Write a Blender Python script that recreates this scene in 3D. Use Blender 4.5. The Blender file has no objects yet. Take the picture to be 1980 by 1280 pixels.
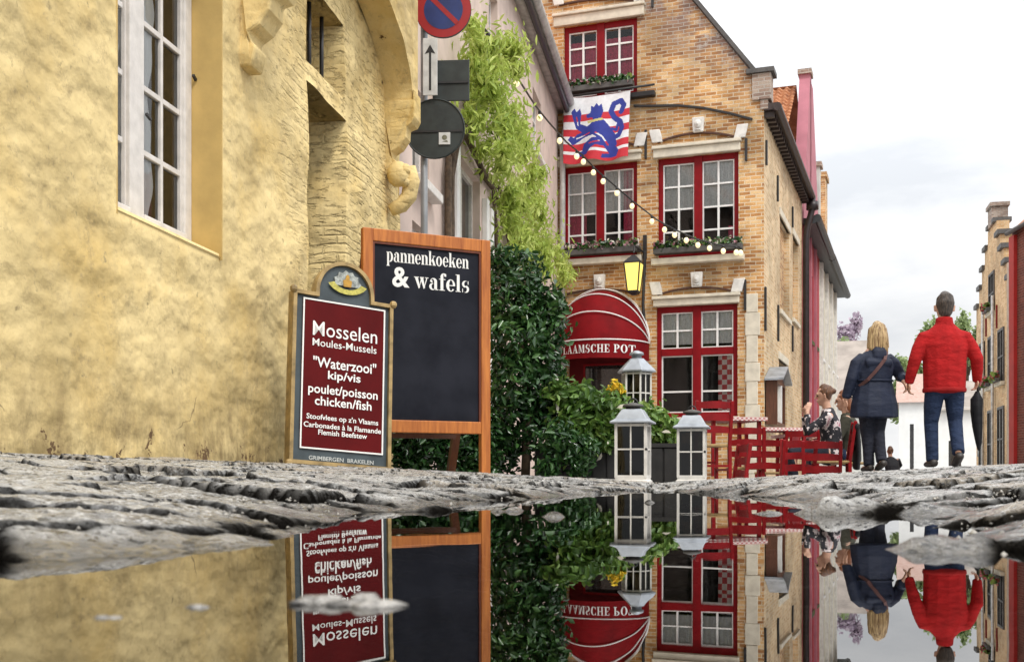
import bpy, math, random
import numpy as np
from mathutils import Vector, Matrix

S = bpy.context.scene
COL = S.collection
R = math.radians
random.seed(4)

# ------------------------------------------------------------------ camera
CZ, F, CX, HY = 0.04, 2177.0, 990.0, 922.0      # eye height above the water, focal length in photo pixels, centre, horizon
cam = bpy.data.cameras.new('camera')
camo = bpy.data.objects.new('camera', cam)
COL.objects.link(camo)
camo.location = (0, 0, CZ)
camo.rotation_euler = (R(90), 0, 0)
cam.sensor_width = 36
cam.lens = 36 * F / 1980
cam.shift_y = 282 / 1980
cam.clip_start, cam.clip_end = 0.01, 1500
cam.dof.use_dof = True
cam.dof.focus_distance = 6.6
cam.dof.aperture_fstop = 26
S.camera = camo

# ------------------------------------------------------------------ sky, sun, exposure
SUN_EL, SUN_AZ = 52, 150                       # azimuth clockwise from +Y: behind the camera, to its right
W = bpy.data.worlds.new('World'); S.world = W; W.use_nodes = True
wn, wl = W.node_tree.nodes, W.node_tree.links
wn.clear()
wo = wn.new('ShaderNodeOutputWorld'); bg = wn.new('ShaderNodeBackground'); bg.inputs[1].default_value = 0.10
sky = wn.new('ShaderNodeTexSky'); sky.sky_type = 'NISHITA'; sky.sun_disc = False
sky.sun_elevation = R(SUN_EL); sky.sun_rotation = R(SUN_AZ); sky.dust_density = 4
tc = wn.new('ShaderNodeTexCoord'); sep = wn.new('ShaderNodeSeparateXYZ'); wl.new(tc.outputs['Generated'], sep.inputs[0])
rz = wn.new('ShaderNodeMapRange'); rz.inputs[1].default_value = 0.12; rz.inputs[2].default_value = 1.0
rz.inputs[3].default_value = 7.8; rz.inputs[4].default_value = 22.0; wl.new(sep.outputs[2], rz.inputs[0])
mp = wn.new('ShaderNodeMapping'); mp.inputs['Scale'].default_value = (1.6, 1.6, 5.0); wl.new(tc.outputs['Generated'], mp.inputs[0])
nz = wn.new('ShaderNodeTexNoise'); nz.inputs['Scale'].default_value = 2.3; nz.inputs['Detail'].default_value = 6; nz.inputs['Roughness'].default_value = 0.55
wl.new(mp.outputs[0], nz.inputs['Vector'])
cr = wn.new('ShaderNodeValToRGB'); cr.color_ramp.elements[0].position = 0.36; cr.color_ramp.elements[0].color = (0.71, 0.735, 0.77, 1)
cr.color_ramp.elements[1].position = 0.60; cr.color_ramp.elements[1].color = (1.0, 1.0, 1.0, 1); wl.new(nz.outputs[0], cr.inputs[0])
vm = wn.new('ShaderNodeVectorMath'); vm.operation = 'SCALE'; wl.new(cr.outputs[0], vm.inputs[0]); wl.new(rz.outputs[0], vm.inputs['Scale'])
mx = wn.new('ShaderNodeMix'); mx.data_type = 'RGBA'; mx.inputs[0].default_value = 0.06
wl.new(vm.outputs[0], mx.inputs[6]); wl.new(sky.outputs[0], mx.inputs[7])
wl.new(mx.outputs[2], bg.inputs[0]); wl.new(bg.outputs[0], wo.inputs[0])

sl = bpy.data.lights.new('sun', 'SUN'); sl.energy = 1.5; sl.angle = R(14); sl.color = (1, .96, .89)
so = bpy.data.objects.new('sun', sl); COL.objects.link(so)
sd = Vector((math.sin(R(SUN_AZ)) * math.cos(R(SUN_EL)), math.cos(R(SUN_AZ)) * math.cos(R(SUN_EL)), math.sin(R(SUN_EL))))
so.rotation_euler = sd.to_track_quat('Z', 'Y').to_euler(); so.location = (5, -8, 14)
S.view_settings.view_transform = 'Standard'; S.view_settings.look = 'None'
S.view_settings.gamma = 1; S.view_settings.exposure = 0.40
S.cycles.max_bounces = 6; S.cycles.transparent_max_bounces = 12; S.cycles.caustics_reflective = False; S.cycles.caustics_refractive = False
S.cycles.use_denoising = True

# ------------------------------------------------------------------ helpers: tags, meshes
def tag(o, label=None, cat=None, group=None, kind=None):
    if label: o['label'] = label
    if cat: o['category'] = cat
    if group: o['group'] = group
    if kind: o['kind'] = kind
    return o

def thing(name, label, cat, loc=(0, 0, 0), rz=0, group=None):
    o = bpy.data.objects.new(name, None); COL.objects.link(o)
    o.empty_display_size = .1
    o.location = loc; o.rotation_euler = (0, 0, rz)
    return tag(o, label, cat, group)

def copy_tree(o, parent=None):
    c = o.copy(); COL.objects.link(c)
    if parent: c.parent = parent
    for ch in list(o.children): copy_tree(ch, c)
    return c

class MB:
    def __init__(s): s.v, s.f, s.m = [], [], []
    def add(s, vs, fs, mi=0):
        b = len(s.v); s.v += [tuple(p) for p in vs]
        s.f += [tuple(i + b for i in f) for f in fs]; s.m += [mi] * len(fs)
        return s
    def box(s, x0, x1, y0, y1, z0, z1, mi=0):
        return s.add([(x0,y0,z0),(x1,y0,z0),(x1,y1,z0),(x0,y1,z0),(x0,y0,z1),(x1,y0,z1),(x1,y1,z1),(x0,y1,z1)],
                     [(0,3,2,1),(4,5,6,7),(0,1,5,4),(1,2,6,5),(2,3,7,6),(3,0,4,7)], mi)
    def bar(s, a, b, w, d, mi=0, ref=(0, 0, 1)):
        a, b = Vector(a), Vector(b); t = (b - a).normalized(); r = Vector(ref)
        if abs(t.dot(r)) > .95: r = Vector((0, 1, 0))
        u = t.cross(r).normalized() * w / 2; v = t.cross(u).normalized() * d / 2
        P = [p + q for p in (a, b) for q in (-u - v, u - v, u + v, -u + v)]
        return s.add(P, [(0,1,2,3),(7,6,5,4),(0,4,5,1),(1,5,6,2),(2,6,7,3),(3,7,4,0)], mi)
    def prism(s, poly, y0, y1, mi=0):
        n = len(poly); a = sum(poly[i][0]*poly[(i+1)%n][1]-poly[(i+1)%n][0]*poly[i][1] for i in range(n))
        if a < 0: poly = poly[::-1]
        vs = [(x, y0, z) for x, z in poly] + [(x, y1, z) for x, z in poly]
        fs = [tuple(range(n)), tuple(range(2*n-1, n-1, -1))] + [(i, i+n, (i+1)%n+n, (i+1)%n) for i in range(n)]
        return s.add(vs, fs, mi)
    def tube(s, pts, r, n=8, mi=0, ry=None, side=None, cap=True):
        pts = [Vector(p) for p in pts]; N = len(pts)
        rs = list(r) if hasattr(r, '__len__') else [r]*N
        rys = rs if ry is None else (list(ry) if hasattr(ry, '__len__') else [ry]*N)
        vs, fs, pu = [], [], None
        for i, p in enumerate(pts):
            t = (pts[min(i+1, N-1)] - pts[max(i-1, 0)])
            t = t.normalized() if t.length > 1e-9 else Vector((0, 0, 1))
            q = Vector(side) if side is not None else (pu if pu is not None else (Vector((0,0,1)) if abs(t.z) < .9 else Vector((1,0,0))))
            u = q - t * q.dot(t)
            if u.length < 1e-5: u = Vector((0, 1, 0)) - t * t.y
            u.normalize(); w = t.cross(u); pu = u
            for k in range(n):
                c = 2*math.pi*k/n
                vs.append(p + u*math.cos(c)*rs[i] + w*math.sin(c)*rys[i])
        for i in range(N-1):
            for k in range(n):
                fs.append((i*n+k, i*n+(k+1)%n, (i+1)*n+(k+1)%n, (i+1)*n+k))
        if cap: fs += [tuple(range(n-1, -1, -1)), tuple(range((N-1)*n, N*n))]
        return s.add(vs, fs, mi)
    def lathe(s, prof, n=12, c=(0,0,0), mi=0, rot=0.0, sx=1, sy=1):
        vs, fs = [], []
        for r, z in prof:
            for k in range(n):
                a = 2*math.pi*k/n + rot
                vs.append((c[0]+r*math.cos(a)*sx, c[1]+r*math.sin(a)*sy, c[2]+z))
        for i in range(len(prof)-1):
            for k in range(n):
                fs.append((i*n+k, i*n+(k+1)%n, (i+1)*n+(k+1)%n, (i+1)*n+k))
        fs += [tuple(range(n-1, -1, -1)), tuple(range((len(prof)-1)*n, len(prof)*n))]
        return s.add(vs, fs, mi)
    def ball(s, c, r, n=10, mi=0, sc=(1,1,1)):
        m = max(4, n//2+1)
        prof = [(max(1e-4, r*math.sin(math.pi*i/m)), -r*math.cos(math.pi*i/m)*sc[2]) for i in range(m+1)]
        return s.lathe(prof, n, c, mi, 0, sc[0], sc[1])
    def build(s, name, mats, parent=None, smooth=False, bevel=0, loc=None, rz=None, uv=None):
        me = bpy.data.meshes.new(name); me.from_pydata(s.v, [], s.f)
        mats = mats if isinstance(mats, (list, tuple)) else [mats]
        for m in mats: me.materials.append(m)
        if any(s.m): me.polygons.foreach_set('material_index', s.m)
        if smooth: me.polygons.foreach_set('use_smooth', [True]*len(s.f))
        me.update()
        o = bpy.data.objects.new(name, me); COL.objects.link(o)
        if parent: o.parent = parent
        if loc is not None: o.location = loc
        if rz is not None: o.rotation_euler = (0, 0, rz)
        if bevel:
            b = o.modifiers.new('bevel', 'BEVEL'); b.width = bevel; b.segments = 2; b.limit_method = 'ANGLE'; b.angle_limit = R(40)
        return o

def np_mesh(name, V, Fq, mats, parent=None, smooth=False, attrs=None, mi=None):
    me = bpy.data.meshes.new(name); n, k = len(V), Fq.shape[1]
    me.vertices.add(n); me.vertices.foreach_set('co', np.asarray(V, np.float32).ravel())
    me.loops.add(len(Fq)*k); me.loops.foreach_set('vertex_index', Fq.astype(np.int32).ravel())
    me.polygons.add(len(Fq)); me.polygons.foreach_set('loop_start', np.arange(0, len(Fq)*k, k, dtype=np.int32))
    for m in (mats if isinstance(mats, (list, tuple)) else [mats]): me.materials.append(m)
    if mi is not None: me.polygons.foreach_set('material_index', np.asarray(mi, np.int32))
    if smooth: me.polygons.foreach_set('use_smooth', np.ones(len(Fq), bool))
    me.update(calc_edges=True)
    for a, val in (attrs or {}).items():
        at = me.attributes.new(a, 'FLOAT', 'POINT'); at.data.foreach_set('value', np.asarray(val, np.float32))
    o = bpy.data.objects.new(name, me); COL.objects.link(o)
    if parent: o.parent = parent
    return o

def hsh(ix, iy, seed):
    v = np.sin(ix*127.1 + iy*311.7 + seed*74.7)*43758.5453
    return v - np.floor(v)
def vnoise(x, y, seed=0):
    x, y = np.asarray(x, float), np.asarray(y, float)
    ix, iy = np.floor(x), np.floor(y); fx, fy = x-ix, y-iy
    fx, fy = fx*fx*(3-2*fx), fy*fy*(3-2*fy)
    a, b, c, d = hsh(ix,iy,seed), hsh(ix+1,iy,seed), hsh(ix,iy+1,seed), hsh(ix+1,iy+1,seed)
    return (a*(1-fx)+b*fx)*(1-fy) + (c*(1-fx)+d*fx)*fy - .5
def fbm(x, y, o=4, seed=0):
    return sum(vnoise(np.asarray(x)*2**i, np.asarray(y)*2**i, seed+i)/2**i for i in range(o))

def P(px, py, Y):                                  # the place at distance Y that the photo shows at pixel px, py
    return Vector(((px-CX)/F*Y, Y, (HY-py)/F*Y + CZ))
class Fr:                                          # a house's own axes: x along its front, -y out of the front
    def __init__(s, ox, oy, ang): s.o, s.a = (ox, oy), ang; s.c, s.s = math.cos(ang), math.sin(ang)
    def w(s, x, y, z): return Vector((s.o[0]+x*s.c-y*s.s, s.o[1]+x*s.s+y*s.c, z))
    def px(s, px, py, y=0):
        k = (px-CX)/F; ox, oy = s.o[0]-y*s.s, s.o[1]+y*s.c
        t = (k*oy-ox)/(s.c-k*s.s); Y = oy+t*s.s
        return t, (HY-py)/F*Y+CZ
    def side(s, px, py, x):                        # on the side wall at local x: (y, z)
        k = (px-CX)/F; ox, oy = s.o[0]+x*s.c, s.o[1]+x*s.s
        t = (k*oy-ox)/(-s.s-k*s.c); Y = oy+t*s.c
        return t, (HY-py)/F*Y+CZ

def panel(mb, O, U, N, u0, u1, z0, z1, holes=(), depth=.15, res=0, disp=None, mi=0, mr=None, back=True):
    """wall sheet with openings; holes = (u0,u1,z0,z1[,depth])"""
    O, U, N = Vector(O), Vector(U), Vector(N)
    us = sorted({u0, u1} | {h[i] for h in holes for i in (0, 1) if u0 < h[i] < u1})
    zs = sorted({z0, z1} | {h[i] for h in holes for i in (2, 3) if z0 < h[i] < z1})
    def sub(a):
        if not res: return a
        o = []
        for p, q in zip(a[:-1], a[1:]):
            k = max(1, int(round((q-p)/res))); o += [p+(q-p)*i/k for i in range(k)]
        return o+[a[-1]]
    us, zs = sub(us), sub(zs)
    idx = {}
    def vid(i, j):
        if (i, j) not in idx:
            u, z = us[i], zs[j]; d = disp(u, z) if disp else 0
            idx[i, j] = len(mb.v); p = O+U*u+N*d; mb.v.append((p.x, p.y, p.z+z))
        return idx[i, j]
    inh = lambda u, z: any(h[0]-1e-6 < u < h[1]+1e-6 and h[2]-1e-6 < z < h[3]+1e-6 for h in holes)
    flip = U.cross(Vector((0, 0, 1))).dot(N) < 0
    for i in range(len(us)-1):
        for j in range(len(zs)-1):
            if inh((us[i]+us[i+1])/2, (zs[j]+zs[j+1])/2): continue
            q = (vid(i,j), vid(i+1,j), vid(i+1,j+1), vid(i,j+1))
            mb.f.append(q[::-1] if flip else q); mb.m.append(mi)
    for h in holes:
        dp = h[4] if len(h) > 4 else depth
        ii = [i for i, u in enumerate(us) if h[0]-1e-6 <= u <= h[1]+1e-6]; jj = [j for j, z in enumerate(zs) if h[2]-1e-6 <= z <= h[3]+1e-6]
        def strip(path):
            a = [vid(i, j) for i, j in path]; b = len(mb.v)
            for i, j in path:
                p = O+U*us[i]-N*dp; mb.v.append((p.x, p.y, p.z+zs[j]))
            for k in range(len(path)-1):
                mb.f.append((a[k], a[k+1], b+k+1, b+k)); mb.m.append(mi if mr is None else mr)
        if h[2] > z0+1e-6: strip([(i, jj[0]) for i in ii])
        if h[3] < z1-1e-6: strip([(i, jj[-1]) for i in ii])
        strip([(ii[0], j) for j in jj]); strip([(ii[-1], j) for j in jj])
    return mb

# ------------------------------------------------------------------ materials
def newmat(name):
    m = bpy.data.materials.new(name); m.use_nodes = True
    n, l = m.node_tree.nodes, m.node_tree.links
    return m, n, l, n['Principled BSDF']
def nd(n, kind, **kw):
    x = n.new(kind)
    for k, v in kw.items():
        if k.startswith('i_'): x.inputs[int(k[2:])].default_value = v
        else: setattr(x, k, v)
    return x
def noise(n, l, vec, scale, detail=5, rough=.55):
    x = n.new('ShaderNodeTexNoise'); x.inputs['Scale'].default_value = scale; x.inputs['Detail'].default_value = detail; x.inputs['Roughness'].default_value = rough
    l.new(vec, x.inputs['Vector']); return x.outputs[0]
def ramp(n, l, fac, stops):
    x = n.new('ShaderNodeValToRGB'); e = x.color_ramp.elements
    while len(e) < len(stops): e.new(.5)
    for q, (p, c) in zip(e, stops): q.position = p; q.color = (*c, 1) if len(c) == 3 else c
    l.new(fac, x.inputs[0]); return x.outputs[0]
def mixc(n, l, fac, a, b, mode='MIX'):
    x = n.new('ShaderNodeMix'); x.data_type = 'RGBA'; x.blend_type = mode
    for s, v in ((0, fac), (6, a), (7, b)):
        if isinstance(v, (int, float)): x.inputs[s].default_value = v
        elif isinstance(v, tuple): x.inputs[s].default_value = (*v, 1)
        else: l.new(v, x.inputs[s])
    return x.outputs[2]
def math_(n, l, op, a, b=0.0, clamp=False):
    x = n.new('ShaderNodeMath'); x.operation = op; x.use_clamp = clamp
    for s, v in ((0, a), (1, b)):
        if isinstance(v, (int, float)): x.inputs[s].default_value = v
        else: l.new(v, x.inputs[s])
    return x.outputs[0]
def bump(n, l, h, strength, dist=.01, prev=None):
    x = n.new('ShaderNodeBump'); x.inputs['Strength'].default_value = strength; x.inputs['Distance'].default_value = dist
    l.new(h, x.inputs['Height'])
    if prev is not None: l.new(prev, x.inputs['Normal'])
    return x.outputs[0]
def objco(n, l):
    return n.new('ShaderNodeTexCoord').outputs['Object']
def wallco(n, l):                                   # (x+y, z): runs along any wall of a house built on its own axes
    s = n.new('ShaderNodeSeparateXYZ'); l.new(objco(n, l), s.inputs[0])
    c = n.new('ShaderNodeCombineXYZ'); l.new(math_(n, l, 'ADD', s.outputs[0], s.outputs[1]), c.inputs[0]); l.new(s.outputs[2], c.inputs[1])
    return c.outputs[0], s

def M(name, col, rough=.55, var=.18, scale=6, bmp=.15, bscale=40, metal=0, dark=None, spec=.5, dist=.004, emit=0):
    m, n, l, b = newmat(name); v = objco(n, l)
    d = dark or tuple(c*(1-var*2) for c in col)
    l.new(ramp(n, l, noise(n, l, v, scale), [(.3, d), (.62, col)]), b.inputs['Base Color'])
    b.inputs['Roughness'].default_value = rough; b.inputs['Metallic'].default_value = metal; b.inputs['Specular IOR Level'].default_value = spec
    if bmp: l.new(bump(n, l, noise(n, l, v, bscale), bmp, dist), b.inputs['Normal'])
    if emit: b.inputs['Emission Color'].default_value = (*col, 1); b.inputs['Emission Strength'].default_value = emit
    return m

def brick_mat(name, cols, mortar, bw=.2, bh=.066, ms=.008, patch=None, bmp=.5, rough=.8, grime=.35):
    m, n, l, b = newmat(name); v, s = wallco(n, l)
    dist_ = n.new('ShaderNodeVectorMath'); dist_.operation = 'MULTIPLY_ADD'
    wob = n.new('ShaderNodeTexNoise'); wob.inputs['Scale'].default_value = 3.0; l.new(v, wob.inputs['Vector'])
    l.new(wob.outputs[1], dist_.inputs[0]); dist_.inputs[1].default_value = (.03, .03, 0); l.new(v, dist_.inputs[2])
    t = n.new('ShaderNodeTexBrick'); l.new(dist_.outputs[0], t.inputs['Vector'])
    t.inputs['Scale'].default_value = 1; t.inputs['Brick Width'].default_value = bw; t.inputs['Row Height'].default_value = bh
    t.inputs['Mortar Size'].default_value = ms; t.inputs['Mortar Smooth'].default_value = .2; t.inputs['Bias'].default_value = 0
    t.inputs['Color1'].default_value = (0, 0, 0, 1); t.inputs['Color2'].default_value = (1, 1, 1, 1); t.inputs['Mortar'].default_value = (.5, .5, .5, 1)
    per = t.outputs['Color']
    jit = mixc(n, l, .45, per, noise(n, l, v, 5, 6, .7))
    col = ramp(n, l, jit, [(.16 + .62*i/(len(cols)-1), c) for i, c in enumerate(cols)])
    col = mixc(n, l, t.outputs['Fac'], col, mortar)
    g = ramp(n, l, noise(n, l, v, .9, 7, .65), [(.38, (1-grime, 1-grime, 1-grime)), (.6, (1, 1, 1))])
    col = mixc(n, l, 1.0, col, g, 'MULTIPLY')
    fine = noise(n, l, v, 55, 3)
    col = mixc(n, l, .35, col, mixc(n, l, 1.0, col, ramp(n, l, fine, [(.3, (.5, .5, .5)), (.7, (1.5, 1.5, 1.5))]), 'MULTIPLY'))
    if patch:                                       # weathered grey-purple brick above a height, with pale lime patches
        z0, z1, pc, lime = patch
        mr = n.new('ShaderNodeMapRange'); mr.inputs[1].default_value = z0; mr.inputs[2].default_value = z1
        l.new(math_(n, l, 'ADD', s.outputs[2], math_(n, l, 'MULTIPLY', s.outputs[0], .75)), mr.inputs[0])
        k = math_(n, l, 'MULTIPLY', mr.outputs[0], ramp(n, l, noise(n, l, v, 1.6, 7, .7), [(.40, (0, 0, 0)), (.55, (1, 1, 1))]))
        pcol = mixc(n, l, t.outputs['Fac'], ramp(n, l, jit, [(.2, tuple(c*.55 for c in pc)), (.75, pc)]), tuple(c*.8 for c in lime))
        col = mixc(n, l, k, col, pcol)
        k2 = math_(n, l, 'MULTIPLY', mr.outputs[0], ramp(n, l, noise(n, l, v, 2.7, 8, .75), [(.56, (0, 0, 0)), (.62, (.8, .8, .8))]))
        col = mixc(n, l, k2, col, lime)
    l.new(col, b.inputs['Base Color']); b.inputs['Roughness'].default_value = rough
    h = math_(n, l, 'ADD', math_(n, l, 'MULTIPLY', t.outputs['Fac'], -1.0), math_(n, l, 'MULTIPLY', fine, .8))
    l.new(bump(n, l, h, bmp, .01), b.inputs['Normal'])
    return m

def plaster_yellow(name, base, dark, ochre, dents=1.0):
    m, n, l, b = newmat(name); v, s = wallco(n, l); o = objco(n, l)
    dg_ = n.new('ShaderNodeMapping'); dg_.inputs['Rotation'].default_value = (0, R(38), 0); dg_.inputs['Scale'].default_value = (1, 1, 1.7); l.new(o, dg_.inputs[0])
    big = noise(n, l, o, 1.3, 5, .55); mid = noise(n, l, dg_.outputs[0], 3.4, 2, .4); fin = noise(n, l, o, 24, 3, .5)
    col = ramp(n, l, big, [(.34, dark), (.50, base), (.66, tuple(min(1, c*1.10) for c in base))])
    col = mixc(n, l, ramp(n, l, mid, [(.52, (0, 0, 0)), (.78, (.35, .35, .35))]), col, tuple(c*.74 for c in base))  # mottles: relief shading put into the colour, along with real stains
    col = mixc(n, l, ramp(n, l, noise(n, l, o, 1.9, 4, .6), [(.50, (0, 0, 0)), (.70, (.6, .6, .6))]), col, ochre)
    col = mixc(n, l, ramp(n, l, noise(n, l, o, 11, 5, .7), [(.54, (0, 0, 0)), (.70, (.45, .45, .45))]), col, (.38, .285, .14))
    col = mixc(n, l, ramp(n, l, noise(n, l, o, 4.5, 9, .8), [(.56, (0, 0, 0)), (.64, (.5, .5, .5))]), col, (.36, .27, .14))
    col = mixc(n, l, ramp(n, l, noise(n, l, o, 30, 5, .7), [(.58, (0, 0, 0)), (.68, (.5, .5, .5))]), col, (.42, .32, .17))
    # dirt thrown up from the street, in streaks
    st = n.new('ShaderNodeMapping'); st.inputs['Scale'].default_value = (4, 4, 2.2); l.new(o, st.inputs[0])
    mr = n.new('ShaderNodeMapRange'); mr.inputs[1].default_value = .60; mr.inputs[2].default_value = .08; l.new(s.outputs[2], mr.inputs[0])
    k = math_(n, l, 'MULTIPLY', mr.outputs[0], ramp(n, l, noise(n, l, st.outputs[0], 1.6, 7, .7), [(.38, (0, 0, 0)), (.62, (.9, .9, .9))]))
    col = mixc(n, l, k, col, (.19, .13, .055))
    # small pits, their shade put into the colour
    pit = ramp(n, l, noise(n, l, o, 15, 3, .5), [(.68, (0, 0, 0)), (.74, (.8, .8, .8))])
    col = mixc(n, l, pit, col, tuple(c*.45 for c in base))
    # hairline cracks
    wv = n.new('ShaderNodeTexVoronoi'); wv.feature = 'DISTANCE_TO_EDGE'; wv.inputs['Scale'].default_value = 2.2
    ad = n.new('ShaderNodeVectorMath'); ad.operation = 'MULTIPLY_ADD'; nn = n.new('ShaderNodeTexNoise'); nn.inputs['Scale'].default_value = 4; nn.inputs['Detail'].default_value = 6
    l.new(o, nn.inputs['Vector']); l.new(nn.outputs[1], ad.inputs[0]); ad.inputs[1].default_value = (.5, .5, .5); l.new(o, ad.inputs[2]); l.new(ad.outputs[0], wv.inputs['Vector'])
    low = nd(n, 'ShaderNodeMapRange'); low.inputs[1].default_value = .62; low.inputs[2].default_value = .40; l.new(s.outputs[2], low.inputs[0])
    ck = math_(n, l, 'MULTIPLY', math_(n, l, 'MULTIPLY', low.outputs[0], math_(n, l, 'LESS_THAN', wv.outputs['Distance'], .014)), ramp(n, l, noise(n, l, o, 1.1, 3), [(.50, (0, 0, 0)), (.54, (1, 1, 1))]))
    low2 = nd(n, 'ShaderNodeMapRange'); low2.inputs[1].default_value = .34; low2.inputs[2].default_value = .10; l.new(s.outputs[2], low2.inputs[0])
    flake = math_(n, l, 'GREATER_THAN', math_(n, l, 'ADD', math_(n, l, 'MULTIPLY', low2.outputs[0], .16), noise(n, l, o, 5.5, 7, .7)), .70)
    col = mixc(n, l, flake, col, (.13, .075, .035))
    col = mixc(n, l, ck, col, (.06, .035, .02))
    l.new(col, b.inputs['Base Color']); b.inputs['Roughness'].default_value = .85; b.inputs['Specular IOR Level'].default_value = .3
    # brick courses showing through the paint, to the right and high up
    t = n.new('ShaderNodeTexBrick'); t.inputs['Scale'].default_value = 1; t.inputs['Brick Width'].default_value = .2; t.inputs['Row Height'].default_value = .062
    t.inputs['Mortar Size'].default_value = .012; t.inputs['Mortar Smooth'].default_value = .9
    ad2 = n.new('ShaderNodeVectorMath'); ad2.operation = 'MULTIPLY_ADD'; l.new(nn.outputs[1], ad2.inputs[0]); ad2.inputs[1].default_value = (.07, .05, 0); l.new(v, ad2.inputs[2]); l.new(ad2.outputs[0], t.inputs['Vector'])
    msk = n.new('ShaderNodeMapRange'); msk.inputs[1].default_value = 7.0; msk.inputs[2].default_value = 8.2; l.new(math_(n, l, 'ADD', s.outputs[0], math_(n, l, 'MULTIPLY', s.outputs[2], .45)), msk.inputs[0])
    gate = math_(n, l, 'MULTIPLY', math_(n, l, 'MULTIPLY', msk.outputs[0], dents), ramp(n, l, noise(n, l, o, 1.7, 4, .6), [(.46, (.0, .0, .0)), (.66, (.8, .8, .8))]))
    hb = math_(n, l, 'MULTIPLY', math_(n, l, 'MULTIPLY', t.outputs['Fac'], -1.0), gate)
    hb = math_(n, l, 'MULTIPLY', hb, math_(n, l, 'ADD', noise(n, l, o, 6, 3), .4))
    hz = n.new('ShaderNodeMapping'); hz.inputs['Scale'].default_value = (7, 7, 24); hz.inputs['Rotation'].default_value = (0, 0, 0); l.new(o, hz.inputs[0])
    dent = ramp(n, l, noise(n, l, hz.outputs[0], 1.3, 4, .6), [(.54, (0, 0, 0)), (.66, (1, 1, 1))])
    hb = math_(n, l, 'SUBTRACT', hb, math_(n, l, 'MULTIPLY', math_(n, l, 'MULTIPLY', dent, msk.outputs[0]), .75*dents))
    n1 = bump(n, l, hb, .75, .028)
    n2 = bump(n, l, math_(n, l, 'ADD', math_(n, l, 'MULTIPLY', mid, 1.5), math_(n, l, 'MULTIPLY', fin, .18)), .72, .055, n1)
    n3 = bump(n, l, math_(n, l, 'ADD', pit, flake), -.7, .012, n2)
    l.new(n3, b.inputs['Normal'])
    return m

def wood_mat(name, c0, c1, scale=3):
    m, n, l, b = newmat(name); mp_ = n.new('ShaderNodeMapping'); mp_.inputs['Scale'].default_value = (14, 14, 1.2); l.new(objco(n, l), mp_.inputs[0])
    f = noise(n, l, mp_.outputs[0], scale, 6, .65)
    l.new(ramp(n, l, f, [(.3, c0), (.65, c1)]), b.inputs['Base Color']); b.inputs['Roughness'].default_value = .42
    l.new(bump(n, l, f, .25, .004), b.inputs['Normal'])
    return m

def leaf_mat(name, c0, c1, c2, rough=.4, trans=.25):
    m, n, l, b = newmat(name)
    a = n.new('ShaderNodeAttribute'); a.attribute_name = 'tone'
    l.new(ramp(n, l, a.outputs['Fac'], [(0, c0), (.5, c1), (1, c2)]), b.inputs['Base Color'])
    b.inputs['Roughness'].default_value = rough
    tr = n.new('ShaderNodeBsdfTranslucent'); l.new(ramp(n, l, a.outputs['Fac'], [(0, c1), (1, c2)]), tr.inputs[0])
    ms = n.new('ShaderNodeMixShader'); ms.inputs[0].default_value = trans
    l.new(b.outputs[0], ms.inputs[1]); l.new(tr.outputs[0], ms.inputs[2]); l.new(ms.outputs[0], n['Material Output'].inputs[0])
    return m

def glass_mat(name, tint=(.9, .92, .92), fac=.16, rough=.02):
    m, n, l, b = newmat(name); n.remove(b)
    t = n.new('ShaderNodeBsdfTransparent'); t.inputs[0].default_value = (*tint, 1)
    g = n.new('ShaderNodeBsdfGlossy'); g.inputs['Roughness'].default_value = rough
    lw = n.new('ShaderNodeFresnel'); lw.inputs[0].default_value = 1.5
    ad = math_(n, l, 'ADD', lw.outputs[0], fac, True)
    wv = noise(n, l, objco(n, l), 3, 2); l.new(bump(n, l, wv, .05, .02), g.inputs['Normal'])
    ms = n.new('ShaderNodeMixShader'); l.new(ad, ms.inputs[0]); l.new(t.outputs[0], ms.inputs[1]); l.new(g.outputs[0], ms.inputs[2])
    l.new(ms.outputs[0], n['Material Output'].inputs[0]); return m

def cloth_fold(name, col, scale=60, rough=.9):
    m, n, l, b = newmat(name); v, s = wallco(n, l)
    w = n.new('ShaderNodeTexNoise'); w.inputs['Scale'].default_value = scale
    l.new(v, w.inputs['Vector']); l.new(ramp(n, l, w.outputs[0], [(.3, tuple(c*.75 for c in col)), (.7, col)]), b.inputs['Base Color'])
    b.inputs['Roughness'].default_value = rough; return m

def check_mat(name, c0, c1, size):
    m, n, l, b = newmat(name); t = n.new('ShaderNodeTexChecker'); t.inputs['Scale'].default_value = 1/size
    t.inputs[1].default_value = (*c0, 1); t.inputs[2].default_value = (*c1, 1); l.new(objco(n, l), t.inputs[0])
    l.new(t.outputs[0], b.inputs['Base Color']); b.inputs['Roughness'].default_value = .85; return m

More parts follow.
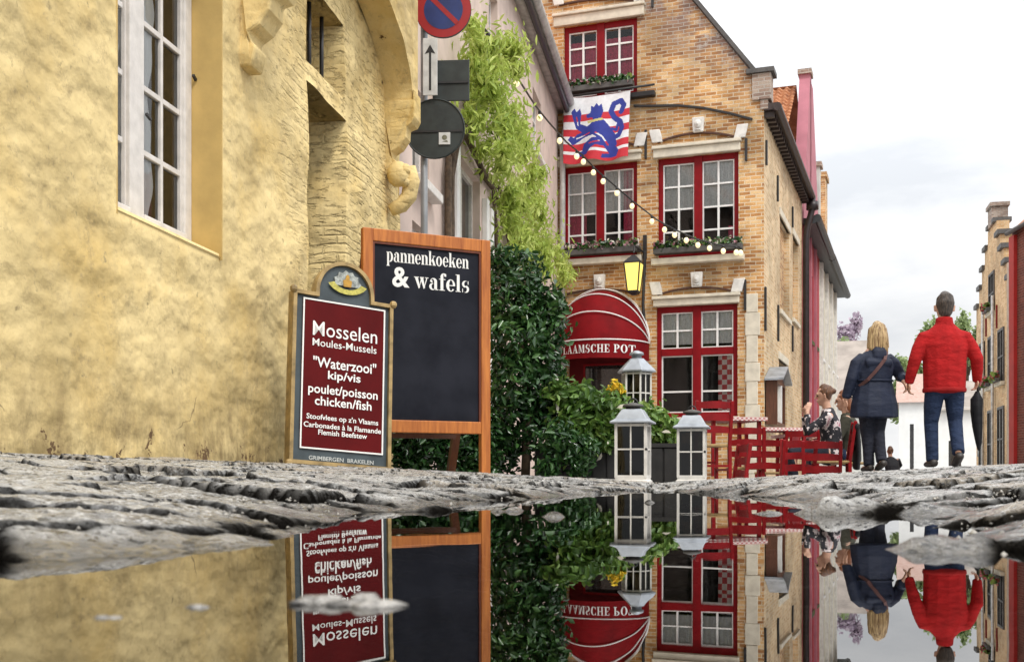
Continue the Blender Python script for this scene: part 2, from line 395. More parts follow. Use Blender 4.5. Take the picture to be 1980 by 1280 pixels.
def ground_mat():
    m, n, l, b = newmat('wet cobbles'); o = objco(n, l)
    a = n.new('ShaderNodeAttribute'); a.attribute_name = 'tone'; j = n.new('ShaderNodeAttribute'); j.attribute_name = 'joint'
    col = ramp(n, l, a.outputs['Fac'], [(0, (.25, .247, .24)), (.5, (.40, .395, .385)), (.85, (.52, .515, .50)), (1, (.46, .39, .30))])
    col = mixc(n, l, ramp(n, l, noise(n, l, o, 42, 6, .8), [(.53, (0, 0, 0)), (.60, (.95, .95, .95))]), col, (.03, .029, .027))
    col = mixc(n, l, ramp(n, l, noise(n, l, o, 120, 4, .7), [(.52, (0, 0, 0)), (.60, (.95, .95, .95))]), col, (.78, .77, .75))  # glints of sky on the wet stone, put into the colour as pale specks
    col = mixc(n, l, ramp(n, l, noise(n, l, o, 150, 3, .6), [(.57, (0, 0, 0)), (.63, (.95, .95, .95))]), col, (.02, .019, .018))
    wt = n.new('ShaderNodeAttribute'); wt.attribute_name = 'wet'
    col = mixc(n, l, wt.outputs['Fac'], col, mixc(n, l, 1.0, col, (.34, .32, .29), 'MULTIPLY'))
    col = mixc(n, l, j.outputs['Fac'], col, (.008, .007, .006))
    l.new(col, b.inputs['Base Color'])
    rg = ramp(n, l, noise(n, l, o, 40, 4, .6), [(.35, (.12, .12, .12)), (.7, (.40, .40, .40))])
    rg = mixc(n, l, wt.outputs['Fac'], rg, (.07, .07, .07)); l.new(mixc(n, l, j.outputs['Fac'], rg, (.9, .9, .9)), b.inputs['Roughness']); l.new(math_(n, l, 'SUBTRACT', .9, math_(n, l, 'MULTIPLY', j.outputs['Fac'], 1.1), True), b.inputs['Specular IOR Level'])
    h = math_(n, l, 'ADD', noise(n, l, o, 70, 6, .75), math_(n, l, 'MULTIPLY', noise(n, l, o, 260, 3, .6), .4))
    l.new(bump(n, l, h, 1.0, .014), b.inputs['Normal'])
    return m

def water_mat():
    m, n, l, b = newmat('puddle water'); n.remove(b)
    t = n.new('ShaderNodeBsdfTransparent'); t.inputs[0].default_value = (.45, .40, .30, 1)
    g = n.new('ShaderNodeBsdfGlossy'); g.inputs['Roughness'].default_value = .0; g.inputs[0].default_value = (1, 1, 1, 1)
    fr = n.new('ShaderNodeFresnel'); fr.inputs[0].default_value = 3.8
    h = noise(n, l, objco(n, l), 9, 2, .4); nb = bump(n, l, h, .035, .004); l.new(nb, g.inputs['Normal'])
    ms = n.new('ShaderNodeMixShader'); l.new(fr.outputs[0], ms.inputs[0]); l.new(t.outputs[0], ms.inputs[1]); l.new(g.outputs[0], ms.inputs[2])
    l.new(ms.outputs[0], n['Material Output'].inputs[0]); return m

m_yellow = plaster_yellow('yellow limewash', (.735, .575, .28), (.53, .395, .17), (.68, .47, .16))
m_yarch = plaster_yellow('yellow limewash on dressed stone', (.70, .54, .255), (.48, .35, .15), (.64, .44, .14), .12)
m_ochre = M('ochre reveal paint', (.60, .41, .14), .8, .12, 5, .3, 30)  # window reveal, a more saturated ochre than the wall
m_white = M('weathered white paint', (.74, .70, .66), .5, .10, 14, .2, 60)
m_whitetrim = M('white painted bars', (.82, .81, .79), .45, .05, 10, .05, 60)
m_darkglass = M('dark window glass', (.035, .032, .03), .04, .3, 3, .03, 3, spec=.8)
m_brownglass = M('brownish window glass', (.10, .06, .03), .05, .35, 3, .03, 3, spec=.7)
m_glass = glass_mat('clear glass', fac=.0)
m_lglass = glass_mat('dark lantern glass', (.13, .13, .125), 0)  # lantern panes in one even dark tint
m_black = M('black iron', (.022, .021, .022), .45, .2, 12, .15, 60)
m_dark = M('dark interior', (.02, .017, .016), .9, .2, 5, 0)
m_brick = brick_mat('orange yellow brick', [(.32, .13, .045), (.55, .26, .08), (.70, .39, .15), (.78, .53, .27)], (.74, .62, .44), patch=(9.2, 10.1, (.30, .18, .13), (.46, .42, .38)), grime=.5)
m_brickside = brick_mat('pale tan brick', [(.46, .28, .13), (.66, .46, .25), (.74, .56, .34)], (.68, .58, .42), bmp=.4)
m_brickgrey = brick_mat('weathered grey brick', [(.22, .15, .12), (.36, .25, .19), (.46, .37, .30)], (.46, .42, .37))
m_stone = M('pale cream stone', (.70, .64, .52), .75, .12, 6, .25, 40)
m_stonewhite = M('whitewashed stone', (.76, .74, .70), .75, .12, 9, .3, 40)
m_slate = M('dark slate coping', (.10, .095, .09), .6, .2, 8, .2, 40)
m_red = M('dark red gloss paint', (.235, .004, .008), .5, .12, 6, .05, 60, spec=.2)
m_redchair = M('red lacquered wood', (.26, .004, .007), .5, .2, 9, .1, 50, spec=.25)
m_pink = M('pale pink render', (.68, .54, .47), .85, .12, 2.5, .25, 30)
m_pinkwall = M('rose pink paint', (.46, .17, .21), .8, .10, 2.5, .15, 30)
m_redwall = M('crimson wall paint', (.42, .03, .05), .7, .10, 2.5, .12, 30)
m_cream = M('cream render', (.74, .70, .58), .85, .10, 1.5, .15, 25)
m_palegrey = M('pale grey render', (.58, .58, .54), .85, .12, 2, .15, 25)
m_greytile = M('grey brown roof tiles', (.36, .31, .27), .8, .18, 1.2, .3, 12)
def tile_mat(name, c0, c1, c2):
    m, n, l, b = newmat(name); v = objco(n, l)
    l.new(ramp(n, l, noise(n, l, v, 4.5, 6, .75), [(.3, c0), (.5, c1), (.7, c2)]), b.inputs['Base Color']); b.inputs['Roughness'].default_value = .75
    l.new(bump(n, l, noise(n, l, v, 30, 4), .3, .01), b.inputs['Normal']); return m
m_tile = tile_mat('clay roof tiles', (.16, .06, .03), (.42, .17, .07), (.52, .28, .15))
m_lead = M('galvanised metal', (.48, .50, .52), .45, .15, 10, .15, 40, metal=.35)
m_gutter = M('weathered zinc gutter', (.60, .585, .56), .5, .2, 8, .15, 40, metal=.2)
m_wood = wood_mat('orange varnished wood', (.30, .075, .012), (.56, .19, .035))
m_pole = M('grey signpost', (.3, .31, .32), .5, .1, 8, .1, 40, metal=.4)

def ground_z(X, Y):
    """a shallow dish: the puddle between two banks, then a gentle crest and the street falling away"""
    X, Y = np.asarray(X, float), np.asarray(Y, float)
    u = X-.133*Y
    uL = np.interp(Y, [-2, .2, .49, .63, .71, 1.05, 1.4, 2.0, 2.7, 4], [-.55, -.45, -.335, -.265, -.25, -.29, -.32, -.26, -.14, 0])
    uR = np.interp(Y, [-2, .2, .38, .50, .61, .9, 1.2, 1.8, 2.4, 4], [.45, .32, .31, .20, .145, .21, .27, .26, .16, 0])
    e = np.maximum(uL-u, u-uR)
    up = .052*np.minimum(np.sqrt(np.maximum(e, 0)**2+.0004)-.02, 4.3)+.010*np.clip(e/.10, 0, 1)
    z = np.where(e > 0, up, np.maximum(.16*e, -.022))
    zf = np.interp(Y, [-30, 2.2, 3.0, 4, 7.5, 11.5, 15, 30, 60, 400], [0, 0, -.006, -.009, -.016, -.026, -.14, -.72, -1.3, -1.6])
    return z+zf-.004

GBOX = []

# ================================================================== GROUND AND PUDDLE
def make_ground():
    th = np.concatenate([np.linspace(-180, -34, 50)[:-1], np.linspace(-34, 34, 900), np.linspace(34, 180, 50)[1:]])
    r = np.concatenate([[.06], np.geomspace(.12, 26, 760), np.geomspace(27, 420, 34)])
    T, Rr = np.meshgrid(np.radians(th), r); X, Y = Rr*np.sin(T), Rr*np.cos(T)
    # worn setts: rows of jittered cells
    c, s = math.cos(R(24)), math.sin(R(24))
    A, B = (X*c+Y*s)/.20, (-X*s+Y*c)/.135
    A = A+fbm(X*2, Y*2, 2, 31)*.35; B = B+fbm(X*2+9, Y*2, 2, 37)*.35
    row = np.floor(B); f1 = np.full(X.shape, 9.); f2 = f1.copy(); tone = np.zeros(X.shape); tlt = np.zeros(X.shape)
    for dj in (-1, 0, 1):
        rr = row+dj; off = .5*np.mod(rr, 2); a0 = np.floor(A-off)
        for di in (-1, 0, 1):
            ci = a0+di
            ca = ci+off+.5+(hsh(ci, rr, 1)-.5)*.42; cb = rr+.5+(hsh(ci, rr, 2)-.5)*.30
            dx, dy = (A-ca)*.20, (B-cb)*.135
            d = np.sqrt(dx*dx+dy*dy); new = d < f1
            f2 = np.where(new, f1, np.minimum(f2, d)); f1 = np.where(new, d, f1)
            tone = np.where(new, hsh(ci, rr, 3), tone); tlt = np.where(new, dx*(hsh(ci, rr, 4)-.5)+dy*(hsh(ci, rr, 5)-.5), tlt)
    e = (f2-f1)/2+fbm(X*40, Y*40, 4, 41)*.006; k = np.clip((e-.003)/.009, 0, 1); k = k*k*(3-2*k)
    fade = np.clip((14-Rr)/6, 0, 1)
    uu = X-.133*Y; zb = ground_z(X, Y); shore = np.where(Y < 2.6, np.clip((zb+.004)/.022, 0, 1), 1); soft = .22+.78*shore
    Z = zb+soft*(.026*k-.017+tlt*.16+(tone-.5)*.013)*fade
    Z += fbm(X*3, Y*3, 2, 5)*.008*fade + fbm(X*48, Y*48, 3, 6)*.0042*np.clip((9-Rr)/6, 0, 1)*(Rr > .1)
    # low tongues of stone reaching into the puddle
    for gx, gy, sx, sy, h in ((.085, 1.13, .10, .03, .028), (.33, 1.22, .12, .035, .026), (.225, .62, .07, .026, .007), (-.015, 1.32, .10, .05, .02), (.20, 1.75, .12, .04, .02)):
        Z += h*np.exp(-((X-gx)/sx)**2-((Y-gy)/sy)**2)*(1+.9*fbm(X*26, Y*26, 3, 8))
    jj = np.clip((.021-e)/.013, 0, 1); joint = jj*jj*(3-2*jj)*np.clip((16-Rr)/8, .25, 1)
    nr, nt = X.shape; V = np.stack([X, Y, Z], -1).reshape(-1, 3)
    i = np.arange(nr-1)[:, None]*nt+np.arange(nt-1)[None]
    Fq = np.stack([i, i+1, i+nt+1, i+nt], -1).reshape(-1, 4)[:, ::-1]
    o = np_mesh('cobbled_street', V, Fq, ground_mat(), None, True, {'tone': tone.ravel(), 'joint': joint.ravel(), 'wet': (np.clip((.013-Z+fbm(X*18, Y*18, 3, 55)*.008)/.009, 0, 1)*(Y < 3.2)).ravel()})
    return tag(o, kind='structure')
make_ground()
w = MB(); N_ = 14
w.add([(-.9, -1, 0), (.8, -1, 0), (.95, 1.2, 0), (.75, 2.75, 0), (.05, 2.75, 0), (-.8, 1.0, 0)], [(0, 1, 2, 3, 4, 5)])
tag(w.build('puddle_water', water_mat()), kind='structure')

# ================================================================== YELLOW HOUSE
TH = math.atan(.165)
Yh = Fr(-2.34, 0, math.pi/2-TH)
yh = thing('yellow_house', 'old house of lumpy yellow limewashed plaster with a white sash window and blind arch', 'house', (-2.34, 0, 0), math.pi/2-TH)
yx = lambda px, y=0: Yh.px(px, 500, y)[0]
wx0, wx1 = yx(226), yx(425)
wz0 = 1.16
def yd(u, z):
    near_win = min(1, max(0, max(wx0-u, u-wx1, wz0-z-.1))/.35) if wz0-.5 < z < 3.2 else 1
    return (fbm(u*1.5, z*1.5, 2, 11)*.045+fbm(u*6, z*6, 2, 12)*.010)*(.12+.88*near_win)+.02*max(0, .35-z)
dx0, dx1 = yx(592), yx(670)
mb = MB(); END = yx(772)
panel(mb, (0, 0, 0), (1, 0, 0), (0, -1, 0), 1.0, END, -.4, 6.4, [(wx0, wx1, wz0-.03, 2.66, .22), (dx0, dx1, -.4, 2.41, .46), (dx0, dx1-.06, 2.53, 3.02, .30)], res=.055, disp=yd)
panel(mb, (END, 0, 0), (0, 1, 0), (1, 0, 0), 0, 4, -.4, 6.4, res=.3)
mb.box(1.0, END-.02, .6, 4, 5.8, 6.39)
wall = mb.build('wall', m_yellow, yh, True)
# smooth ochre lining of the window opening
lin = MB()
yf = .142
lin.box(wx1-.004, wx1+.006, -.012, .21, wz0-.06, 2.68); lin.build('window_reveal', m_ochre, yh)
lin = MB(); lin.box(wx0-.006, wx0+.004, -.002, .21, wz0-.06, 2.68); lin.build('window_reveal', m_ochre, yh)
sillm = MB(); sillm.add([(wx0, -.006, wz0-.045), (wx1, -.006, wz0-.045), (wx1, .15, wz0+.005), (wx0, .15, wz0+.005), (wx0, .02, wz0-.075), (wx1, .02, wz0-.075)], [(0, 1, 2, 3), (4, 5, 1, 0)])
sillm.build('sill', m_yellow, yh)
# window
fx = lambda px: Yh.px(px, 500, yf)[0]
a0, a1, a2, a3 = wx0+.006, fx(249), fx(277), wx1-.006
top = 2.66
wf = MB()
wf.box(a0, a0+.035, yf, yf+.07, wz0, top); wf.box(a1, a2, yf-.006, yf+.07, wz0, top); wf.box(a3-.075, a3, yf, yf+.07, wz0, top)
wf.box(a0+.035, a1, yf-.012, yf+.07, wz0-.015, wz0+.055); wf.box(a2, a3-.075, yf-.012, yf+.07, wz0-.015, wz0+.055)
wf.box(a0+.035, a1, yf, yf+.07, top-.06, top); wf.box(a2, a3-.075, yf, yf+.07, top-.06, top)
win = wf.build('window', m_white, yh, bevel=.006)
sb, pn = MB(), MB()
rows = [wz0+.05+.2925*i for i in range(6)]
for p, q in ((a0+.035, a1), (a2, a3-.075)):
    sb.box(p, p+.022, yf+.012, yf+.05, wz0+.055, top-.06); sb.box(q-(.022 if p > a1 else .010), q, yf+.012, yf+.05, wz0+.055, top-.06)
    mid = (p+q)/2; sb.box(mid-.011, mid+.011, yf+.014, yf+.045, wz0+.055, top-.06)
    for z in rows[1:]:
        for s0, s1 in ((p+.022, mid-.011), (mid+.011, q-.022)): sb.box(s0, s1, yf+.016, yf+.043, z-.013, z+.013)
    pn.add([(p, yf+.03, wz0+.05), (q, yf+.03, wz0+.05), (q, yf+.03, top-.05), (p, yf+.03, top-.05)], [(0, 1, 2, 3)])
sb.build('sash_bars', m_white, win, bevel=.003); pn.build('pane', m_glass, win)
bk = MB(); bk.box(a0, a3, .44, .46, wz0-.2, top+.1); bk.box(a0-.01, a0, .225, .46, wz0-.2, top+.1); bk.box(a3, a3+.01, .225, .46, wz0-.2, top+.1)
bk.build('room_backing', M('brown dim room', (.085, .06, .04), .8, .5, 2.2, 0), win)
cu = MB()
for p, q, ph in ((a0+.01, Yh.px(233, 500, yf+.045)[0], 0), (a2-.06, Yh.px(290, 500, yf+.045)[0], 1.3)):
    n = 16; zs = [wz0+.05+(top-wz0-.1)*i/40 for i in range(41)]
    vs = [(p+(q-p+.022*math.sin(z*9+ph)+.012*math.sin(z*23+ph))*k/n, yf+.047+.008*math.sin(k*1.6+z*2), z) for z in zs for k in range(n+1)]
    cu.add(vs, [(i*(n+1)+k, i*(n+1)+k+1, (i+1)*(n+1)+k+1, (i+1)*(n+1)+k) for i in range(40) for k in range(n)])
cu.build('curtain', M('white net curtain', (.86, .85, .83), .9, .04, 20, .1, 80), win, True)
for p_, q_ in (((a2-.01, yf-.02, 1.66), (a2+.03, yf-.02, 1.648)), ((a2-.01, yf-.02, 2.3), (a2+.03, yf-.02, 2.288)), ((a3-.03, yf-.02, 2.0), (a3, yf-.02, 1.985))):
    MB().bar(p_, q_, .012, .012).build('hinge', m_black, win)
# door and barred transom
dm = MB(); dm.box(dx0, dx1, .44, .47, -.4, 2.41)
for i in range(5): dm.box(dx0+.03+i*(dx1-dx0-.04)/5, dx0+.01+(i+1)*(dx1-dx0-.04)/5, .42, .44, -.3, 2.38)
door = dm.build('door', M('dark green door paint', (.05, .06, .05), .45, .2, 6, .1), yh)
MB().ball((dx0+.1, .39, 1.0), .03, 10).build('handle', m_black, door, True)
tm = MB(); tm.box(dx0, dx1-.06, .29, .31, 2.53, 3.02)
tw = tm.build('transom_window', m_darkglass, yh)
for i in range(3):
    x = dx0+.10+i*.235; b_ = MB(); b_.tube([(x, .10, 2.52), (x, .10, 3.03)], .014 if i else .02, 8); b_.build('bar', m_black, tw, True)
# blind arch on corbels, standing proud of the wall
PR = .215; ax0, ax1, azs, abb = yx(497), Yh.px(743, 300)[0], 2.84, .56
am = MB(); n = 60; ac, ar = (ax0+ax1)/2, (ax1-ax0)/2
sp = azs; rightx = Yh.px(808, 200, -PR)[0]; leftx = ax0-.33; top_ = 6.4
ang = [math.pi*(1-i/n) for i in range(n+1)]
inner = [(ac+ar*math.cos(a), sp+abb*math.sin(a)) for a in ang]
wob = lambda x, z: -PR+.012*float(fbm(x*4, z*4, 2, 21))
for i in range(n):
    (x0, z0), (x1, z1) = inner[i], inner[i+1]
    am.add([(x0, wob(x0, z0), z0), (x1, wob(x1, z1), z1), (x1, -PR, top_), (x0, -PR, top_)], [(0, 1, 2, 3)])
    am.add([(x0, wob(x0, z0), z0), (x1, wob(x1, z1), z1), (x1, .01, z1), (x0, .01, z0)], [(3, 2, 1, 0)])
for x0, x1 in ((leftx, ax0), (ax1, rightx)):
    am.add([(x0, -PR, sp), (x1, -PR, sp), (x1, -PR, top_), (x0, -PR, top_), (x0, .01, sp), (x1, .01, sp), (x1, .01, top_), (x0, .01, top_)],
           [(0, 1, 2, 3), (0, 4, 5, 1), (1, 5, 6, 2), (4, 0, 3, 7), (3, 2, 6, 7)])
am.build('blind_arch', m_yarch, yh)
def corbel(x0, x1, z):                                  # stepped, moulded stone bracket
    c = MB(); pr = [(-.02, 0), (.06, .0), (.085, .10), (.055, .125), (.055, .165), (.115, .20), (.165, .27), (.17, .345), (.215, .37), (.238, .41), (.238, .60), (.222, .62), (.222, azs-z-.002), (-.02, azs-z-.002)]
    n = len(pr); nar = lambda zz: .05 if zz < .13 else (.025 if zz < .35 else 0)
    c.add([(x0+nar(zz), -p, z+zz) for p, zz in pr]+[(x1-nar(zz), -p, z+zz) for p, zz in pr], [tuple(range(n)), tuple(range(2*n-1, n-1, -1))]+[(k, n+k, n+(k+1) % n, (k+1) % n) for k in range(n)])
    return c.build('corbel', m_yarch, yh, bevel=.012)
corbel(leftx+.06, ax0-.02, 2.14)
c2 = corbel(ax1-.02, rightx, 2.30)
cs = MB(); xs = (ax1+rightx)/2
cs.tube([(xs, -.16, 2.36), (xs+.01, -.185, 2.26), (xs+.01, -.165, 2.15), (xs, -.11, 2.08), (xs-.02, -.03, 2.04)], [.06, .065, .062, .058, .045], 12)
cs.ball((xs-.06, -.10, 2.30), .085, 12, sc=(.9, 1, 1.15)); cs.ball((xs-.07, -.155, 2.33), .045, 8); cs.ball((xs-.05, -.15, 2.24), .04, 8)
cs.build('carved_console', m_yarch, yh, True)

# ================================================================== PINK HOUSE behind it
Ph = Fr(-2.34-.30*1.0136, 0, math.pi/2-TH)
ph = thing('pink_house', 'pale pink rendered house with white trims covered by a lime green climber', 'house', (Ph.o[0], 0, 0), math.pi/2-TH)
pe = Ph.px(1079, 300)[0]; gz = 7.02
zx = lambda px: Ph.px(px, 500)[0]
holes = [(zx(786)+.0, zx(793), 1.0, 2.55), (zx(797), zx(829), .9, 2.42), (zx(797), zx(830), 2.83, 3.7), (zx(884), zx(928), 1.0, 3.62), (zx(948), zx(966), 1.0, 3.3), (zx(1030), zx(1046), 5.25, 6.3), (zx(945), zx(962), 5.0, 6.3), (zx(1055), zx(1063), 1.2, 3.0)]
holes = [h for h in holes[1:]]
mb = MB(); panel(mb, (0, 0, 0), (1, 0, 0), (0, -1, 0), 8.6, pe, -.8, gz, holes, .16, res=.5)
panel(mb, (pe, 0, 0), (0, 1, 0), (1, 0, 0), 0, 5, -.8, gz)
mb.add([(pe, 0, gz), (pe, 5, gz), (pe, 2.5, gz+2.6)], [(0, 1, 2)])
mb.build('wall', m_pink, ph)
rf = MB(); rf.add([(8.6, -.2, gz-.04), (pe+.05, -.2, gz-.04), (pe+.05, 2.5, gz+2.6), (8.6, 2.5, gz+2.6), (pe+.05, 5.1, gz-.04), (8.6, 5.1, gz-.04)], [(0, 1, 2, 3), (3, 2, 4, 5)])
rf.build('roof', m_tile, ph)
for h in holes:
    f = MB(); x0, x1, z0, z1 = h[:4]; t = .06
    for (p, q, r_, s_) in ((x0, x0+t, z0, z1), (x1-t, x1, z0, z1), (x0+t, x1-t, z0, z0+t), (x0+t, x1-t, z1-t, z1), ((x0+x1)/2-.025, (x0+x1)/2+.025, z0+t, z1-t), (x0+t, (x0+x1)/2-.025, z0+(z1-z0)*.66, z0+(z1-z0)*.66+.04), ((x0+x1)/2+.025, x1-t, z0+(z1-z0)*.66, z0+(z1-z0)*.66+.04)):
        f.box(p, q, .09, .15, r_, s_)
    wn_ = f.build('window', m_white, ph); g = MB(); g.add([(x0, .13, z0), (x1, .13, z0), (x1, .13, z1), (x0, .13, z1)], [(0, 1, 2, 3)]); g.build('pane', m_darkglass, wn_)
    s_ = MB(); s_.box(x0-.1, x1+.1, -.12, .06, z0-.09, z0-.002); s_.build('sill', m_white, wn_, bevel=.01)
for px, z1 in ((876, 3.75), (934, 3.45), (943, 3.4)):
    x = zx(px); t_ = MB(); t_.box(x-.08, x+.08, -.07, .0, -.8, z1); t_.build('pilaster', m_whitetrim, ph, bevel=.01)
gt = MB(); gt.tube([(8.6, -.26, gz), (pe+.02, -.26, gz)], .085, 10); gt.box(8.6, pe, -.17, -.001, gz-.12, gz+.06)
gut = gt.build('gutter', m_gutter, ph, True)
gk = MB(); gk.tube([(8.6, -.20, gz-.15), (pe, -.20, gz-.15)], .05, 8); gk.build('gutter_board', m_black, ph, True)
dp = MB(); dp.tube([(pe-.05, -.26, gz-.06), (pe-.12, -.14, gz-.5), (pe-.12, -.10, gz-.8), (pe-.12, -.10, -.6)], .055, 10); dp.build('downpipe', m_gutter, ph, True)

# ================================================================== BRICK HOUSE
BA = -math.atan2(.341, .940)
Bh = Fr(.88, 21.3, BA)
bh = thing('brick_house', 'gabled orange brick house with dark red windows and cream stone lintels', 'house', (.88, 21.3, 0), BA)
bx = lambda a, b, y=0: Bh.px(a, b, y)
XR = bx(1477, 500)[0]; EZ = bx(1480, 212)[1]
def rect(x0, y0, x1, y1):                                  # pixel box to local x0, x1, z0, z1, read at its middle
    xm, ym = (x0+x1)/2, (y0+y1)/2
    return bx(x0, ym)[0], bx(x1, ym)[0], bx(xm, y1)[1], bx(xm, y0)[1]
W2, W1L, W1R, W0, DR = rect(1090, 43, 1232, 190), rect(1088, 318, 1232, 500), rect(1272, 300, 1428, 497), rect(1269, 590, 1426, 806), rect(1098, 640, 1232, 960)
SL = Bh.px(1040, 0)
gpoly_top = [bx(1457, 135), bx(1342, 0)]
mg = (gpoly_top[1][1]-gpoly_top[0][1])/(gpoly_top[1][0]-gpoly_top[0][0])
XL = -1.15; KZ = bx(1468, 140)[1]; KX = gpoly_top[0][0]
peak_x = 1.15; peak_z = KZ+mg*(peak_x-KX)
mb = MB()
HT = W2[3]+.02
panel(mb, (0, 0, 0), (1, 0, 0), (0, -1, 0), XL, XR, -1.5, EZ, [h for h in (W1L, W1R, W0, (*DR[:2], -1.5, DR[3]))], .17)
gl = [(XL, EZ), (XR, EZ), (XR, KZ-.04), (KX, KZ), (peak_x, peak_z), (XL, peak_z+mg*.55*(peak_x-XL)*1.0)]
# the gable round the top window
zt = peak_z+mg*.55*(peak_x-XL)
def gz_at(x): return KZ+mg*(x-KX) if x > peak_x else peak_z+mg*.55*(peak_x-x)
panel(mb, (0, 0, 0), (1, 0, 0), (0, -1, 0), XL, XR, EZ, KZ-.04, [(W2[0], W2[1], W2[2], KZ-.04)], .17)
zs_ = lambda z: KX+(z-KZ)/mg
b0, b1, b2, b3 = W2; K_ = KZ-.04
for poly in ([(XL, K_), (b0, K_), (b0, b3), (XL, b3)], [(b1, K_), (KX, K_), (zs_(b3), b3), (b1, b3)],
             [(XL, b3), (zs_(b3), b3), (peak_x, peak_z), (XL, gz_at(XL))]):
    mb.add([(x, 0, z) for x, z in poly], [tuple(range(len(poly)))])
mb.add([(b0, 0, K_), (b0, .17, K_), (b0, .17, b3), (b0, 0, b3)], [(0, 1, 2, 3)]); mb.add([(b1, 0, K_), (b1, .17, K_), (b1, .17, b3), (b1, 0, b3)], [(3, 2, 1, 0)]); mb.add([(b0, 0, b3), (b1, 0, b3), (b1, .17, b3), (b0, .17, b3)], [(3, 2, 1, 0)])
mb.build('wall', m_brick, bh)
# kneeler block and copings
kn = MB(); ko = bx(1491, 170)[0]
kn.box(KX-.02, ko, -.05, .32, bx(1465, 195)[1], KZ-.03); kn.box(KX+.12, ko-.05, -.03, .3, EZ+.0, bx(1465, 195)[1]-.001)
kn.build('kneeler', m_brickgrey, bh, bevel=.01)
cp = MB(); cp.box(KX-.12, ko+.06, -.09, .36, KZ-.03, KZ+.05)
cp.prism([(KX-.03, KZ+.05), (peak_x, peak_z+.05), (peak_x, peak_z+.17), (KX+.05, KZ+.052)], -.06, .30)
cp.prism([(peak_x-.001, peak_z+.05), (XL, gz_at(XL)+.05), (XL, gz_at(XL)+.17), (peak_x-.001, peak_z+.17)], -.06, .30)
cp.build('gable_coping', m_slate, bh)
rf = MB(); rl = 6.9
rf.add([(KX+.1, .3, KZ-.05), (KX+.1, rl, KZ-.05), (peak_x, rl, peak_z-.1), (peak_x, .3, peak_z-.1), (XL-1.5, rl, KZ-.05), (XL-1.5, .3, KZ-.05)], [(0, 1, 2, 3), (3, 2, 4, 5)])
rf.add([(XR, .3, EZ+.05), (XR, rl, EZ+.05), (KX+.1, rl, KZ-.05), (KX+.1, .3, KZ-.05)], [(0, 1, 2, 3)])
rf.build('roof', m_tile, bh)
# side wall with a bricked-up window recess, lintels, eave
sy = lambda a, b: Bh.side(a, b, XR)
s0, z0 = sy(1508, 560); s1, z1 = sy(1526, 385); z0 = bx(1440, 570)[1]-.45; z1 = 5.25
q0, q1 = sy(1506, 700)[0], sy(1521, 700)[0]
SW = [(s0, s1, 3.35, 5.2, .10), (q0, q1, .5, 2.35, .12), (sy(1533, 400)[0], sy(1543, 400)[0], 3.5, 5.3, .1)]
mb = MB(); panel(mb, (XR, 0, 0), (0, 1, 0), (1, 0, 0), 0, rl, -1.5, EZ+.1, SW, .1); mb.add([(XR-.2, rl, -1.5), (XL, rl, -1.5), (XL, rl, KZ), (XR-.2, rl, EZ)], [(0, 1, 2, 3)])
mb.build('side_wall', m_brickside, bh)
for i, h in enumerate(SW):
    f = MB(); f.box(XR-.14, XR-.101 if i != 1 else XR-.125, h[0]-.02, h[1]+.02, h[2]-.02, h[3]+.02); pz = f.build('blind_window', m_brick if i != 1 else m_darkglass, bh)
    l_ = MB(); l_.box(XR-.05, XR+.03, h[0]-.14, h[1]+.14, h[3], h[3]+.15); l_.build('lintel', m_stone, pz, bevel=.008); l_ = MB(); l_.box(XR-.1, XR+.05, h[0]-.1, h[1]+.1, h[2]-.09, h[2]); l_.build('sill', m_stone, pz, bevel=.008)
an = MB()
for a, b, c in ((1480, 272, 320), (1478, 555, 640), (1502, 340, 390), (1503, 590, 660), (1531, 630, 680), (1531, 400, 440)):
    y, zt_ = sy(a, b); zb = sy(a, c)[1]; A_ = MB(); A_.box(XR+.003, XR+.04, y-.035, y+.035, zb, zt_); A_.build('wall_anchor', m_black, bh, bevel=.008)
ev = MB(); ez0 = bx(1480, 214)[1]
ev.box(XR, XR+.21, -.02, rl, EZ-.02, EZ+.10); ev.tube([(XR+.24, -.05, EZ+.02), (XR+.24, rl, EZ+.02)], .075, 10)
for i in range(26): ev.box(XR+.01, XR+.17, .05+i*.265, .15+i*.265, EZ-.13, EZ-.021)
ev.build('eave_gutter', M('brown black painted eave', (.045, .028, .024), .5, .2, 8, .2), bh)
dp = MB(); dp.tube([(XR+.24, rl-.1, EZ), (XR+.24, rl-.1, EZ-.25), (XR+.12, rl-.12, EZ-.75), (XR+.10, rl-.12, EZ-1.0), (XR+.10, rl-.12, -1.2)], .075, 10); dp.tube([(XR+.24, rl-.1, EZ-.1), (XR+.24, rl-.1, EZ-.28)], .14, 10)
dp.build('downpipe', M('dark downpipe', (.04, .03, .032), .4, .2, 8, .1, metal=.2), bh, True)
# stone lintels, sills, arches, keystones, quoins
def slab(name, x0, x1, z0, z1, p, mat=m_stone, y1=.02): o = MB(); o.box(x0, x1, -p, y1, z0, z1); return o.build(name, mat, bh, bevel=.012)
def lint(px0, px1, py0, py1, W_):
    x0, x1 = bx(px0, py0)[0], bx(px1, py0)[0]; h = (py1-py0)/F*20.8
    slab('lintel', x0, x1, W_[3]+.002, W_[3]+h, .07); slab('lintel_drip', x0-.02, x1+.02, W_[3]+h+.002, W_[3]+h+.06, .11)
lint(1072, 1246, 22, 41, W2); lint(1078, 1240, 305, 318, W1L); lint(1264, 1432, 284, 300, W1R); lint(1264, 1430, 577, 590, W0)
for W_, p0, p1 in ((W1L, 1092, 1243), (W1R, 1262, 1440)):
    slab('sill', bx(p0, 500)[0], bx(p1, 500)[0], W_[2]-.12, W_[2]-.004, .16)
slab('sill', W2[0]-.1, W2[1]+.35, W2[2]-.10, W2[2]-.004, .12, m_black)
slab('sill', W0[0]-.05, W0[1]+.05, W0[2]-.1, W0[2]-.004, .08)
